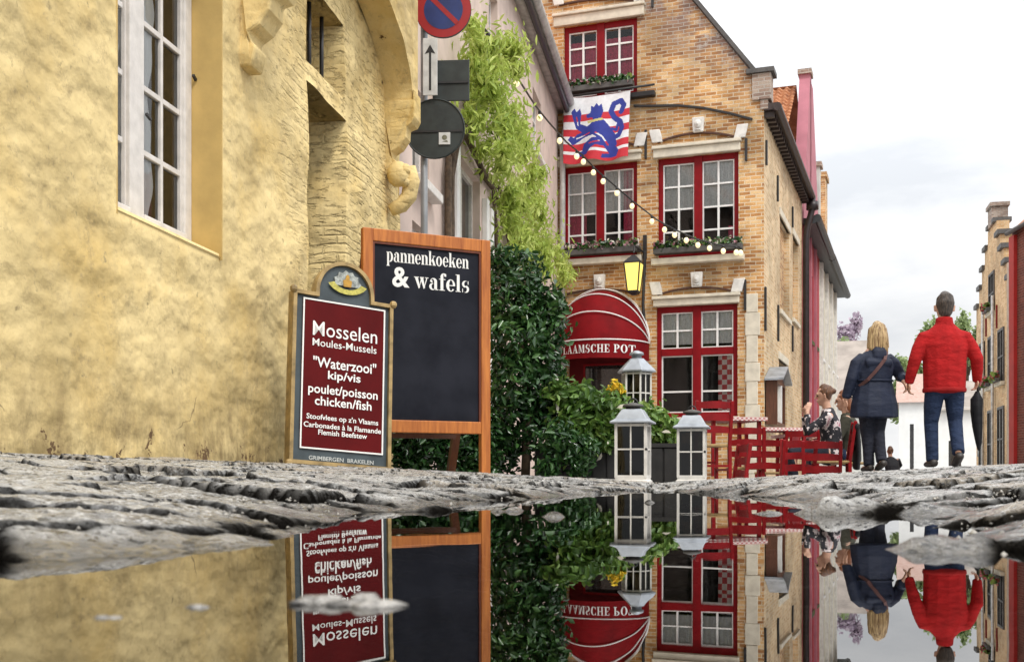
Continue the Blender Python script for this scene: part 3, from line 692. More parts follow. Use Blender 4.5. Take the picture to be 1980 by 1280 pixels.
def arch(pl, pr, yl, ypk, yr, key=True, ends=True):
    n = 18; pts = []
    for i in range(n+1):
        t = i/n; px = pl+(pr-pl)*t; py = yl+(yr-yl)*t+(ypk-(yl+yr)/2)*4*t*(1-t); x, z = bx(px, py); pts.append((x, z))
    a = MB()
    for (x0, z0), (x1, z1) in zip(pts[:-1], pts[1:]): a.bar((x0, -.02, z0), (x1, -.02, z1), .03, .05, ref=(0, 1, 0))
    a.build('relieving_arch', M('sooty brick edge', (.10, .045, .03), .8, .2, 20, .2), bh)
    if key:
        x, z = pts[n//2]; k_ = MB(); k_.prism([(x-.09, z+.0), (x+.09, z), (x+.11, z+.27), (x-.11, z+.27)], -.09, .02); k_.build('keystone', m_stonewhite, bh, bevel=.015)
        k2 = MB(); k2.ball((x, -.10, z+.14), .065, 10, sc=(1, .7, 1.25)); k2.ball((x, -.15, z+.13), .02, 6); k2.box(x-.05, x+.05, -.115, -.09, z+.03, z+.05); k2.build('carved_mask', m_stonewhite, bh, True)
    if ends:
        for (x, z), s in ((pts[0], -1), (pts[-1], 1)):
            k_ = MB(); k_.prism([(x-.10, z+.0), (x+.10, z), (x+.10+s*.06, z+.24), (x-.10+s*.06, z+.24)], -.05, .02); k_.build('springer_stone', m_stonewhite, bh, bevel=.012)
arch(1272, 1430, 277, 258, 268); arch(1272, 1424, 571, 556, 565); arch(1092, 1236, 290, 272, 284, True, True); arch(1085, 1236, 572, 560, 568, True, False)
arch(1082, 1236, 12, 0, 4, False, True)
big = MB(); pts = [bx(1226, 206), bx(1262, 206), bx(1310, 205), bx(1360, 210), bx(1410, 220), bx(1455, 232)]
for (x0, z0), (x1, z1) in zip(pts[:-1], pts[1:]): big.bar((x0, -.02, z0), (x1, -.02, z1), .035, .05, ref=(0, 1, 0))
big.build('tie_bar', m_black, bh)
for a, b, c in ((1249, 252, 308), (1443, 268, 312), (1441, 541, 600), (1262, 0, 16)):
    x, z1_ = bx(a, b); z0_ = bx(a, c)[1]; A_ = MB(); A_.box(x-.022, x+.022, -.04, -.003, z0_, z1_); A_.build('wall_anchor', m_black, bh, bevel=.006)
qx0, qx1 = bx(1441, 600)[0], bx(1470, 600)[0]; zq = bx(1455, 568)[1]; i = 0
while zq > -.6:
    h = .34+.07*((i*7) % 3); d = .0 if i % 2 else .04
    o = MB(); o.box(qx0+d*.5, qx1-d, -.03, .02, zq-h+.006, zq); o.build('quoin', m_stone, bh, bevel=.01); zq -= h; i += 1

m_burg = M('burgundy curtain', (.66, .07, .15), .9, .25, 30, .2, 60)
m_net = M('grey white net curtain', (.84, .83, .82), .9, .15, 40, .2, 80)
m_pinkchk = check_mat('red and white checked cloth', (.55, .05, .06), (.75, .62, .58), .09)
def curtain(mb, x0, x1, z0, z1, y, amp=.02, per=.09):
    n = max(6, int((x1-x0)/per*6)); vs = []
    for z in (z0, z1):
        for k in range(n+1):
            x = x0+(x1-x0)*k/n; vs.append((x, y+amp*math.sin(x/per*6.28)+.4*amp*math.sin(x/per*2.3+1), z))
    mb.add(vs, [(k, k+1, n+2+k, n+1+k) for k in range(n)])
def red_window(W_, cols=2, rws=4, transom=None, cur=()):
    x0, x1, z0, z1 = W_; y0, y1 = .06, .15; t = .085; mid = (x0+x1)/2
    f = MB(); f.box(x0, x0+t, y0, y1, z0, z1); f.box(x1-t, x1, y0, y1, z0, z1); f.box(mid-.075, mid+.075, y0-.02, y1, z0, z1)
    for p, q in ((x0+t, mid-.075), (mid+.075, x1-t)):
        f.box(p, q, y0, y1, z1-t*1.3, z1); f.box(p, q, y0, y1, z0, z0+t)
        if transom: f.box(p, q, y0-.015, y1, transom-.065, transom+.065)
    o = f.build('window', m_red, bh, bevel=.006)
    s = MB(); g = MB()
    for p, q in ((x0+t, mid-.075), (mid+.075, x1-t)):
        parts = [(z0+t, z1-t*1.3, cols, rws)] if not transom else [(transom+.065, z1-t*1.3, 2, 2), (z0+t, transom-.065, 1, 0)]
        for a, b, c, r_ in parts:
            e = .022
            s.box(p, p+e, y0+.02, y1-.03, a, b); s.box(q-e, q, y0+.02, y1-.03, a, b); s.box(p+e, q-e, y0+.02, y1-.03, b-e, b); s.box(p+e, q-e, y0+.02, y1-.03, a, a+e)
            for i in range(1, c): x = p+(q-p)*i/c; s.box(x-.018, x+.018, y0+.025, y1-.035, a+e, b-e)
            hs = [a+(b-a)*i/r_ for i in range(1, r_)] if r_ else [a+(b-a)*.37]
            for z in hs:
                for i in range(c):
                    xa, xb = (p+e if i == 0 else p+(q-p)*i/c+.018), (q-e if i == c-1 else p+(q-p)*(i+1)/c-.018)
                    s.box(xa, xb, y0+.027, y1-.037, z-.016, z+.016)
        g.add([(p, .115, z0), (q, .115, z0), (q, .115, z1), (p, .115, z1)], [(0, 1, 2, 3)])
    s.build('glazing_bars', m_whitetrim, o); g.build('pane', m_glass, o)
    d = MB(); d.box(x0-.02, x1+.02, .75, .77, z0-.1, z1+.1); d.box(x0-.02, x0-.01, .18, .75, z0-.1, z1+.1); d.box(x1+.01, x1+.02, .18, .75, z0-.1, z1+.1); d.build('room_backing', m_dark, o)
    for mat_, u0, u1, v0, v1 in cur:
        c_ = MB(); curtain(c_, x0+(x1-x0)*u0, x0+(x1-x0)*u1, z0+(z1-z0)*v0, z0+(z1-z0)*v1, .142, .012); c_.build('curtain', mat_, o, True)
    return o
red_window(W2, cur=[(m_burg, .03, .97, 0, .80)])
red_window(W1L, cur=[(m_net, .05, .95, .5, .98), (m_burg, .03, .30, .0, .5), (m_burg, .80, .97, 0, .98)])
red_window(W1R, cur=[(m_net, .03, .97, .5, .98), (m_burg, .86, .97, 0, .3)])
red_window(W0, transom=bx(1345, 679)[1], cur=[(m_net, .05, .95, .66, .97), (m_pinkchk, .75, .93, 0, .58)])
# doorway under the awning
x0, x1, _, z1 = DR
d = MB(); d.box(x0, x1, .10, .16, -1.5, z1); zw0, zw1 = bx(1165, 775)[1], bx(1165, 706)[1]
dd = d.build('door', M('maroon door paint', (.13, .005, .008), .5, .15, 6, .05, spec=.2), bh)
g = MB(); g.box(x0+.32, x1-.28, .085, .10, zw0, zw1); g.build('door_window', m_darkglass, dd)
g = MB(); g.box(x0+.28, x0+.32, .07, .10, zw0-.04, zw1+.04); g.box(x1-.28, x1-.24, .07, .10, zw0-.04, zw1+.04); g.box(x0+.32, x1-.28, .07, .10, zw1, zw1+.04); g.box(x0+.32, x1-.28, .07, .10, zw0-.04, zw0); g.build('door_moulding', m_red, dd)

# ================================================================== STREET HOUSES beyond it, on the same side
def street_pt(px): return sy(px, 500)[0]
m_redgrey = M('crimson painted render', (.50, .035, .06), .6, .12, 2, .1, 30)
y0, y1, y2 = rl+.02, street_pt(1584), street_pt(1618)
rh = thing('crimson_house', 'narrow crimson and pink painted house with clay tiles beside the tan brick side wall', 'house', (*Bh.w(XR, y0, 0)[:2], 0), BA)
L1 = y1-y0; ez = 6.0
mb = MB(); hs = [(.5, 1.2, .4, 2.6), (2.0, 2.7, .4, 2.6), (3.4, 4.1, .4, 2.6), (.6, 1.25, 3.5, 5.2), (2.1, 2.75, 3.5, 5.2), (3.5, 4.1, 3.5, 5.2)]
panel(mb, (0, 0, 0), (0, 1, 0), (1, 0, 0), 0, L1, -2, ez, hs, .08); mb.add([(0, L1, -2), (-5, L1, -2), (-5, L1, ez), (0, L1, ez)], [(0, 1, 2, 3)])
mb.build('wall', m_redwall, rh)
for h in hs:
    f = MB(); f.box(-.09, -.082, *h[:4]); f.box(-.08, .05, h[0]-.05, h[1]+.05, h[2]-.1, h[2]-.002); f.build('window', m_darkglass, rh)
for q in (.25, 1.6, 3.05): f = MB(); f.box(.001, .07, q, q+.14, -2, ez); f.build('pilaster', m_pinkwall, rh)
ZB = Bh.px(1520, 256)[1]; tile0 = 8.15; rid = 10.0
mb = MB(); mb.add([(-.35, .05, 4.5), (-5, .05, 4.5), (-5, .05, tile0), (-.35, .05, tile0)], [(3, 2, 1, 0)]); mb.build('gable_wall', m_pinkwall, rh)
rt = MB(); vs = []; nx, ny = 44, 15                       # rows of overlapping clay pantiles on the slope that faces the square
for j in range(ny):
    for e in (0, 1):
        t = (j+e)/ny; yy, zz = -.15+2.3*t, tile0-.05+(rid-tile0)*t+(.055 if e == 0 else .0)
        for i in range(nx*4+1):
            x = -.35-4.6*i/(nx*4); vs.append((x, yy, zz+.035*math.sin(i/4*2*math.pi*.55)))
n1 = nx*4+1
rt.add(vs, [((2*j)*n1+i, (2*j)*n1+i+1, (2*j+1)*n1+i+1, (2*j+1)*n1+i) for j in range(ny) for i in range(n1-1)]+[((2*j+1)*n1+i, (2*j+1)*n1+i+1, (2*j+2)*n1+i+1, (2*j+2)*n1+i) for j in range(ny-1) for i in range(n1-1)])
rt.add([(-.35, 2.15, rid), (-5, 2.15, rid), (-5, 4.6, tile0), (-.35, 4.6, tile0)], [(3, 2, 1, 0)])
rt.build('tiled_roof', m_tile, rh)
pp = MB(); pp.prism([(-.24, ez-.1), (0.02, ez-.1), (.02, rid+.12), (-.24, rid+.12), (-.24, ez)], 1.75, 2.15); pp.add([(.02, 0, ez), (.02, 1.75, rid), (.02, 2.6, rid), (.02, L1, ez), (-.24, 0, ez), (-.24, 1.75, rid), (-.24, 2.6, rid), (-.24, L1, ez)], [(0, 3, 2, 1), (4, 5, 6, 7), (0, 1, 5, 4), (1, 2, 6, 5), (2, 3, 7, 6)])
pp.build('gable_parapet', m_pinkwall, rh); pc = MB(); pc.box(-.28, .06, 1.7, 2.2, rid+.12, rid+.24); pc.build('parapet_cap', m_brickgrey, rh)
cgut = MB(); cgut.tube([(.34, -.0, ez+.1), (.34, L1, ez+.05)], .10, 8); cgut.box(.021, .30, .0, L1, ez-.02, ez+.12); cgut.build('gutter', M('grey black gutter', (.05, .052, .055), .5, .2, 8, .1), rh)

def side_house(name, label, ya, yb, ez, mat, wins, gable=None, extra=None):
    h = thing(name, label, 'house', (*Bh.w(XR, ya, 0)[:2], 0), BA); L = yb-ya
    mb = MB(); panel(mb, (0, 0, 0), (0, 1, 0), (1, 0, 0), .02, L, -2, ez, wins, .1); mb.add([(0, L, -2), (-6, L, -2), (-6, L, ez), (0, L, ez)], [(0, 1, 2, 3)]); mb.build('wall', mat, h)
    for q in wins:
        f = MB(); f.box(-.115, -.105, *q[:4]); w_ = f.build('window', m_darkglass, h)
        t = MB(); t.box(-.1, .04, q[0]-.05, q[1]+.05, q[2]-.08, q[2]-.002); t.box(-.10, -.06, (q[0]+q[1])/2-.03, (q[0]+q[1])/2+.03, q[2], q[3]); t.build('frame', m_whitetrim, w_)
    g = MB(); g.tube([(.34, 0, ez+.05), (.34, L, ez+.05)], .11, 8); g.box(.001, .30, 0, L, ez-.02, ez+.12); g.build('gutter', bpy.data.materials['grey black gutter'], h)
    return h, L
ch, L2 = side_house('cream_house', 'long cream rendered house with tall narrow windows past the crimson house', y1, y2, ez, m_cream, [(a, a+.9, z, z+1.7) for a in (.8, 2.6, 4.4, 6.2) for z in (.5, 3.4)])
pl = MB()
for a in (.2, 2.05, 3.85, 5.65): pl.box(.001, .08, a, a+.22, -2, ez-.03)
pl.build('pilaster', m_stonewhite, ch)
gp = MB(); gp.prism([(-3.6, ez), (.0, ez), (.0, 8.6), (-.45, 8.6), (-.45, 9.25), (-.95, 9.25), (-.95, 9.0), (-3.6, 7.2)], .1, .5); gp.build('gable_wall', m_palegrey, ch)
gc = MB(); gc.box(-1.0, -.40, .05, .55, 9.25, 9.4); gc.box(-.44, .06, .05, .55, 8.6, 8.72); gc.build('gable_cap', m_brickgrey, ch)
rr = MB(); rr.add([(.3, .3, ez+.12), (.3, L2, ez+.12), (-3, L2, 8.8), (-3, .5, 8.8)], [(0, 1, 2, 3)]); rr.build('roof', m_tile, ch)
ck = MB(); ck.box(-.75, -.15, 4.0, 4.9, ez+.3, 9.3); ck.box(-.8, -.1, 3.95, 4.95, 9.3, 9.45); ck.build('chimney', m_brick, ch)
# ================================================================== HOUSES ACROSS THE END OF THE STREET
def block(name, label, px0, px1, Y, D, ztop, zridge, wall, roofm, ang=0.0, wins=(), zb=-3):
    X0, X1 = (px0-CX)/F*Y, (px1-CX)/F*Y
    h = thing(name, label, 'house', (X0, Y, 0), ang); w_ = X1-X0
    mb = MB(); panel(mb, (0, 0, 0), (1, 0, 0), (0, -1, 0), 0, w_, zb, ztop, wins, .12)
    for x, n_ in ((0, -1), (w_, 1)):
        panel(mb, (x, 0, 0), (0, 1, 0), (n_, 0, 0), 0, D, zb, ztop); mb.add([(x, 0, ztop), (x, D, ztop), (x, D/2, zridge)], [(0, 1, 2)])
    mb.build('wall', wall, h)
    r = MB(); r.add([(-.2, -.3, ztop-.15), (w_+.2, -.3, ztop-.15), (w_+.2, D/2, zridge+.05), (-.2, D/2, zridge+.05), (w_+.2, D+.3, ztop-.15), (-.2, D+.3, ztop-.15)], [(0, 1, 2, 3), (3, 2, 4, 5)]); r.build('roof', roofm, h)
    for q in wins: f = MB(); f.box(q[0], q[1], .12, .13, q[2], q[3]); f.build('window', m_darkglass, h)
    return h
m_bw = M('bright white render', (.82, .82, .80), .85, .05, 1.5, .1)
h1 = block('far_house', 'far grey beige house with a steep pale roof at the left end of the street', 1592, 1676, 60, 9, 4.4, 7.7, m_palegrey, m_greytile, BA, wins=[(1.0, 1.6, 1.2, 2.6)])
block('far_house', 'low white house far down the street with a faded red roof', 1738, 1815, 76, 7, 5.2, 7.2, m_bw, tile_mat('faded red tiles', (.36, .22, .18), (.44, .29, .24), (.50, .38, .33)), BA, wins=[(.7, .95, .2, 3.6)])
block('far_house', 'white house with a dull roof between the man and the stepped gable', 1806, 1925, 58, 8, 3.6, 5.2, m_bw, m_greytile, BA, wins=[(.7, 1.3, .6, 1.9)])
# ================================================================== STEPPED GABLE HOUSE on the right
ang = math.atan2(-.968, -.249)
far_x, far_y = (1888-CX)/F*43, 43
Gh = Fr(far_x, far_y, ang)
sg = thing('stepped_gable_house', 'tan house with a stepped gable and flower boxes at the right of the street', 'house', (far_x, far_y, 0), ang)
gx = lambda a, b: Gh.px(a, b)
GL = gx(1955, 600)[0]
ztops = [6.4, 7.0, 7.6, 8.2, 8.8]
nst = len(ztops); poly = [(0, -2)]
half = GL/2; sw = half/(nst)
xs_ = []
for i, z in enumerate(ztops): poly += [(i*sw*.92, z), ((i+1)*sw*.92, z)]
for i, z in reversed(list(enumerate(ztops))): poly += [(GL-(i+1)*sw*.92, z), (GL-i*sw*.92, z)]
poly += [(GL, -2)]
m_tan = brick_mat('tan ochre brick', [(.52, .27, .10), (.68, .42, .19), (.76, .52, .28)], (.68, .55, .38), bmp=.3)
mb = MB(); mb.prism(poly, 0, .4); mb.build('gable_wall', m_tan, sg)
def coping(*q): c_ = MB(); c_.box(*q); c_.build('step_coping', m_slate, sg)
for i, z in enumerate(ztops):
    if i < nst-1:
        coping(i*sw*.92-.08, (i+1)*sw*.92, -.1, .5, z+.003, z+.16); coping(GL-(i+1)*sw*.92, GL-i*sw*.92+.08, -.1, .5, z+.003, z+.16)
coping(half-sw-.1, half-.43, -.1, .5, 8.803, 8.95); coping(half+.43, half+sw+.1, -.1, .5, 8.803, 8.95)
c_ = MB(); c_.box(half-.42, half+.42, -.08, .45, 8.803, 9.42); c_.box(half-.5, half+.5, -.14, .5, 9.42, 9.55); c_.build('finial_block', m_brickgrey, sg)
mb = MB(); mb.add([(.3, .4, 6.2), (.3, 9, 6.2), (half, 9, 8.7), (half, .4, 8.7), (GL-.3, 9, 6.2), (GL-.3, .4, 6.2)], [(0, 1, 2, 3), (3, 2, 4, 5)]); mb.build('roof', m_tile, sg)
mb = MB(); mb.box(0, GL, .4, 9, -2, 6.2); mb.build('wall', m_tan, sg)
for wx, z0, z1, wd in ((.9, .3, 2.3, .9), (2.9, .1, 2.3, 1.0), (5.0, .3, 2.3, 1.1), (1.0, 3.2, 4.9, 1.0), (3.0, 3.2, 4.9, 1.0), (5.1, 3.2, 4.9, 1.0), (half-.5, 5.8, 7.1, 1.0)):
    f = MB(); f.box(wx, wx+wd, -.012, -.004, z0, z1); w_ = f.build('window', m_darkglass, sg)
    t = MB(); t.box(wx-.07, wx, -.05, -.002, z0, z1); t.box(wx+wd, wx+wd+.07, -.05, -.002, z0, z1); t.box(wx-.07, wx+wd+.07, -.05, -.002, z1, z1+.09); t.box(wx+wd/2-.03, wx+wd/2+.03, -.045, -.013, z0, z1); t.box(wx, wx+wd/2-.03, -.045, -.013, (z0+z1)/2-.03, (z0+z1)/2+.03); t.box(wx+wd/2+.03, wx+wd, -.045, -.013, (z0+z1)/2-.03, (z0+z1)/2+.03); t.build('frame', m_slate, w_)
    t = MB(); t.box(wx-.12, wx+wd+.12, -.14, -.002, z0-.12, z0-.003); t.build('sill', m_stone, w_)
for wx in (2.1, 4.3): f = MB(); f.tube([(wx, -.09, 6.3), (wx, -.09, -2)], .05, 8); f.build('downpipe', m_gutter, sg, True)
for wx in (2.45, 4.75): A_ = MB(); A_.box(wx, wx+.05, -.05, -.004, 5.1, 5.9); A_.build('wall_anchor', m_red, sg)
for wx_, z_ in ((half-.5, 5.8), (3.0, 3.2), (5.1, 3.2)):
    fbx = thing('flower_box', 'window box of red and green flowers under the %s window of the stepped gable' % ('top' if z_ > 5 else ('middle' if wx_ < 4 else 'right hand')), 'flower box', Gh.w(wx_, -.15, z_), ang, 'flower boxes on the stepped gable house')
    MB().box(0, 1.0, -.12, .0, .0, .12).build('trough', m_slate, fbx); GBOX.append(fbx)
# red cornered house at the very edge
Eh = Fr((1957-CX)/F*29, 29, math.atan2(-.95, -.05))
eh = thing('red_corner_house', 'dark red brick house with a bright red corner strip cut off by the photo edge', 'house', (*Eh.o, 0), Eh.a)
mb = MB(); mb.add([(0, 0, -2), (7, 0, -2), (7, 0, 6.4), (0, 0, 6.4), (0, 6, -2), (0, 6, 6.4)], [(0, 1, 2, 3), (4, 0, 3, 5)]); mb.build('wall', brick_mat('dark red brick', [(.16, .04, .03), (.28, .08, .05)], (.3, .2, .15)), eh)
mb = MB(); mb.box(.02, .34, -.09, -.003, -2, 6.2); mb.build('corner_strip', M('signal red paint', (.50, .025, .02), .5, .1, 4, .1), eh)
mb = MB(); mb.box(-.30, -.02, -.02, .4, -2, 5.6); mb.build('pilaster', m_stone, eh)
mb = MB(); mb.add([(-.0, -.12, 6.3), (7, -.12, 6.3), (7, 3, 9.0), (-.0, 3, 9.0)], [(0, 1, 2, 3)]); mb.build('roof', m_tile, eh)
mb = MB(); mb.tube([(-.02, -.13, 6.3), (7, -.13, 6.3)], .06, 8); mb.build('gutter', m_slate, eh, True)

# ================================================================== LEAVES
def leaf_cloud(name, blobs, n, size, mats, parent=None, seed=0, droop=0.0, fold=.25, aspect=.42, mis=None, shell=.55, spread=None):
    """blobs = (x,y,z,rx,ry,rz); n leaves of length ~size spread through them"""
    g = np.random.default_rng(seed); Bl = np.array(blobs, float)
    wgt = (Bl[:, 3]*Bl[:, 4]+Bl[:, 4]*Bl[:, 5]+Bl[:, 3]*Bl[:, 5]); wgt /= wgt.sum()
    k = g.choice(len(Bl), n, p=wgt); d = g.normal(size=(n, 3)); d /= np.linalg.norm(d, axis=1)[:, None]
    rr = (shell+(1-shell)*g.random(n))[:, None]*(1+.16*g.normal(size=(n, 1)))
    if spread: rr = np.abs(g.normal(size=(n, 1)))*spread
    c = Bl[k, :3]+d*rr*Bl[k, 3:]
    nrm = d*.7+g.normal(size=(n, 3))*.75+np.array([0, 0, .35]); nrm /= np.linalg.norm(nrm, axis=1)[:, None]
    a = g.normal(size=(n, 3))+np.array([0, 0, -droop]); a -= nrm*(a*nrm).sum(1)[:, None]; a /= np.linalg.norm(a, axis=1)[:, None]
    b = np.cross(nrm, a); L = (size*(.65+.7*g.random(n)))[:, None]; Wd = L*aspect
    f = nrm*L*fold*(.4+.8*g.random((n, 1)))
    p0, p1 = c-a*L*.5, c+a*L*.5-f*.5; m0, m1 = c-a*L*.05+b*Wd*.5+f*.4, c-a*L*.05-b*Wd*.5+f*.4; q0, q1 = c+a*L*.26+b*Wd*.36+f*.25, c+a*L*.26-b*Wd*.36+f*.25
    V = np.stack([p0, m0, q0, p1, q1, m1], 1).reshape(-1, 3); i = np.arange(n)*6
    Fq = np.stack([np.stack([i, i+1, i+2, i+3], -1), np.stack([i, i+3, i+4, i+5], -1)], 1).reshape(-1, 4)
    cl = .5+.9*fbm(c[:, 0]*3.1+c[:, 1]*2, c[:, 2]*3.1, 3, seed+3); tone = np.clip(.5*g.random(n)+.5*cl, 0, 1)
    mi = None
    if mis: mi = np.repeat(g.choice(len(mis), n, p=mis), 2)
    return np_mesh(name, V, Fq, mats, parent, False, {'tone': np.repeat(tone, 6)}, mi)
m_laurel = leaf_mat('dark laurel leaves', (.005, .016, .006), (.024, .075, .02), (.11, .23, .06), .22, .12)
m_hedgeleaf = leaf_mat('fresh hedge leaves', (.02, .055, .01), (.10, .21, .035), (.38, .50, .13), .38, .25)
m_lime = leaf_mat('lime climber leaves', (.13, .22, .025), (.38, .50, .07), (.66, .72, .24), .5, .35)
m_bark = M('climber bark', (.12, .08, .05), .9, .3, 20, .6, 40)
m_pinkfl = leaf_mat('pink petals', (.30, .10, .16), (.5, .22, .28), (.72, .5, .52), .6, .2)
m_whitefl = leaf_mat('cream petals', (.6, .55, .45), (.75, .7, .6), (.85, .82, .72), .6, .2)
m_yellowfl = leaf_mat('yellow petals', (.60, .30, .01), (.80, .52, .02), (.88, .68, .06), .6, .3)
m_mauve = leaf_mat('mauve blossom', (.30, .22, .30), (.45, .36, .45), (.60, .52, .56), .6, .3)
m_fargreen = leaf_mat('pale spring leaves', (.14, .20, .08), (.26, .34, .14), (.42, .50, .24), .6, .3)

# climber on the pink house
rc = random.Random(3)
cl = thing('climbing_plant', 'lime green climber hanging over the pink rendered wall', 'climber', Ph.w(zx(905), -.12, float(ground_z(*Ph.w(zx(905), -.12, 0)[:2]))-.1), 0)
def PW(px, py, out): x, z = Ph.px(px, py, -out); return Ph.w(x, -out, z)
base = cl.location
blobs = []
for px, py, r in ((922, 62, 26), (940, 85, 34), (975, 92, 34), (1005, 96, 18), (905, 118, 26), (940, 135, 44), (985, 130, 30), (908, 175, 30), (950, 180, 46), (925, 225, 34), (968, 235, 44), (1000, 262, 40), (940, 280, 30), (985, 300, 42), (1020, 292, 34), (1005, 345, 38), (1035, 330, 24), (985, 385, 30), (1022, 395, 34), (1000, 435, 34), (1040, 430, 28), (1020, 475, 40), (1055, 478, 38), (1075, 505, 28), (1085, 535, 20), (1060, 530, 24), (1002, 480, 30), (960, 330, 26)):
    for q in range(3):
        out = .12+.45*rc.random(); p = PW(px+rc.uniform(-.5, .5)*r, py+rc.uniform(-.5, .5)*r, out); s = r*(.5+.4*rc.random())/F*p.y
        blobs.append((p.x-base.x, p.y-base.y, p.z-base.z, s*.95, s*1.1, s*1.0))
leaf_cloud('foliage', blobs, 10500, .115, m_lime, cl, 5, 2.2, .2, .28, spread=.88)
st = MB()
def vine(pts, r): 
    q = [PW(a, b, .07) for a, b in pts]; N = len(q); st.tube([(v.x-base.x+rc.uniform(-.02, .02), v.y-base.y, v.z-base.z) for v in q], [r*(1-.6*i/(N-1)) for i in range(N)], 6)
for k in range(3): vine([(868+k*5, 900), (866+k*4, 640), (868+k*4, 440), (867+k*3, 340), (872+k*5, 285), (885+k*7, 250), (915, 200+k*20), (950+k*10, 130)], .05-.008*k)
vine([(885, 235), (905, 265), (935, 330), (965, 365), (985, 420), (1010, 490)], .045); vine([(870, 300), (900, 255), (940, 250), (975, 225)], .035); vine([(900, 205), (935, 165), (985, 115), (1010, 100)], .03); vine([(930, 330), (960, 370), (985, 470), (1040, 520)], .04); vine([(965, 900), (968, 600), (960, 440), (952, 360)], .05)
st.build('stem', m_bark, cl, True)

# dark laurel bush, lower hedge in planters
def GZ(x, y): return float(ground_z(x, y))
def bush_at(name, label, cat, blobs_px, Y, n, size, mats, seed, group=None, **kw):
    c = P(sum(b[0] for b in blobs_px)/len(blobs_px), 922, Y); z = GZ(c.x, Y)
    t = thing(name, label, cat, (c.x, Y, z-.02)); bl = []
    for px, py, r, dy, ry in blobs_px:
        p = P(px, py, Y+dy); s = r/F*(Y+dy); bl.append((p.x-c.x, p.y-Y, p.z-z+.02, s, s*ry, s))
    leaf_cloud('foliage', bl, n, size, mats, t, seed, **kw)
    return t, c
lb, c = bush_at('laurel_bush', 'tall dark green laurel bush right of the big chalkboard', 'bush', [(968, 505, 34, .25, 1), (1005, 530, 52, .2, 1), (985, 590, 60, .1, 1), (1040, 590, 50, .15, 1), (1000, 660, 70, 0, 1), (1060, 640, 42, .1, 1), (990, 740, 72, 0, 1), (1050, 710, 50, .05, 1), (1005, 820, 70, .05, 1), (965, 880, 45, .1, 1), (1050, 790, 45, .1, 1), (1065, 600, 38, .1, 1)], 8.4, 6500, .066, m_laurel, 11, shell=.5)
MB().tube([(0, 0, -.05), (.02, .02, .5), (-.03, .1, 1.1), (.0, .12, 1.5)], [.035, .03, .02, .01], 6).build('stem', m_bark, lb, True)
he, c = bush_at('planter_hedge', 'leafy bright green hedge growing behind the white lanterns', 'hedge', [(1085, 765, 38, -.1, 1), (1130, 780, 40, -.1, 1), (1175, 800, 40, -.15, 1), (1110, 815, 45, -.1, 1), (1160, 838, 40, -.1, 1), (1215, 815, 42, .15, 1), (1255, 815, 40, .2, 1), (1285, 832, 34, .2, 1), (1100, 875, 40, .1, 1), (1280, 872, 34, .25, 1), (1240, 862, 40, .3, 1), (1300, 905, 16, .1, 1), (1190, 770, 26, .3, 1)], 8.5, 4600, .075, [m_hedgeleaf, m_whitefl], 12, mis=[.985, .015], shell=.45)
tr = MB(); tr.box(-.62, .55, .0, .34, -.02, .28); tr.box(-.64, .57, -.02, .36, .28, .31)
for i in range(11): tr.box(-.62+i*.108, -.53+i*.108, -.012, .0, .0, .27)
tr.build('trough', M('black stained trough', (.02, .018, .017), .7, .3, 9, .2), he)
rb, c = bush_at('leafy_shrub', 'dark leaved shrub low down between the laurel bush and the square white lantern', 'shrub', [(1075, 850, 40, -.25, 1), (1120, 870, 40, -.25, 1), (1060, 905, 26, -.3, 1), (1115, 910, 24, -.3, 1)], 8.35, 1100, .06, m_laurel, 13, shell=.3)
yf_, c = bush_at('yellow_flowers', 'clump of yellow flowers left of the round roofed lantern', 'flowers', [(1190, 748, 13, 0, 1), (1182, 756, 10, 0, 1), (1198, 755, 9, 0, 1)], 8.75, 240, .05, [m_yellowfl, m_hedgeleaf], 14, mis=[.85, .15], shell=.1)
MB().tube([(0, 0, -.02), (.0, .0, .35), (.01, 0, .72)], [.012, .01, .006], 6).build('stem', m_bark, yf_, True)

db, c = bush_at('low_bush', 'low dark bush in the shade behind the legs of the big chalkboard', 'bush', [(770, 850, 50, 0, .6), (830, 850, 52, 0, .6), (890, 850, 52, 0, .6), (935, 840, 50, .1, .6), (800, 900, 40, 0, .6), (870, 905, 40, 0, .6), (925, 900, 40, 0, .6)], 8.15, 5200, .06, m_laurel, 15, shell=.25)
MB().tube([(0, 0, -.05), (.02, .0, .2), (-.02, .02, .42)], [.03, .02, .012], 6).build('stem', m_bark, db, True)
# ================================================================== LETTERING
def text_mesh(txt, size, bold=0, space=1, align='CENTER', sx=1.0):
    c = bpy.data.curves.new('t', 'FONT'); c.body = txt; c.size = size; c.align_x = align; c.offset = bold; c.space_character = space; c.resolution_u = 3
    o = bpy.data.objects.new('t', c); COL.objects.link(o); dg = bpy.context.evaluated_depsgraph_get()
    me = bpy.data.meshes.new_from_object(o.evaluated_get(dg)); vs = [(v.co.x*sx, v.co.y) for v in me.vertices]; fs = [tuple(p.vertices) for p in me.polygons]
    bpy.data.objects.remove(o); bpy.data.curves.remove(c); bpy.data.meshes.remove(me)
    return vs, fs
def put_text(name, txt, size, x, z, y, mat, parent, bold=0, space=1, fit=None, sx=1.0):
    vs, fs = text_mesh(txt, size, bold, space, 'CENTER', sx)
    xs = [v[0] for v in vs]; c = (min(xs)+max(xs))/2; k = 1 if not fit else fit/(max(xs)-min(xs))
    m = MB(); m.add([((a-c)*k+x, y, b+z) for a, b in vs], fs); return m.build(name, mat, parent)
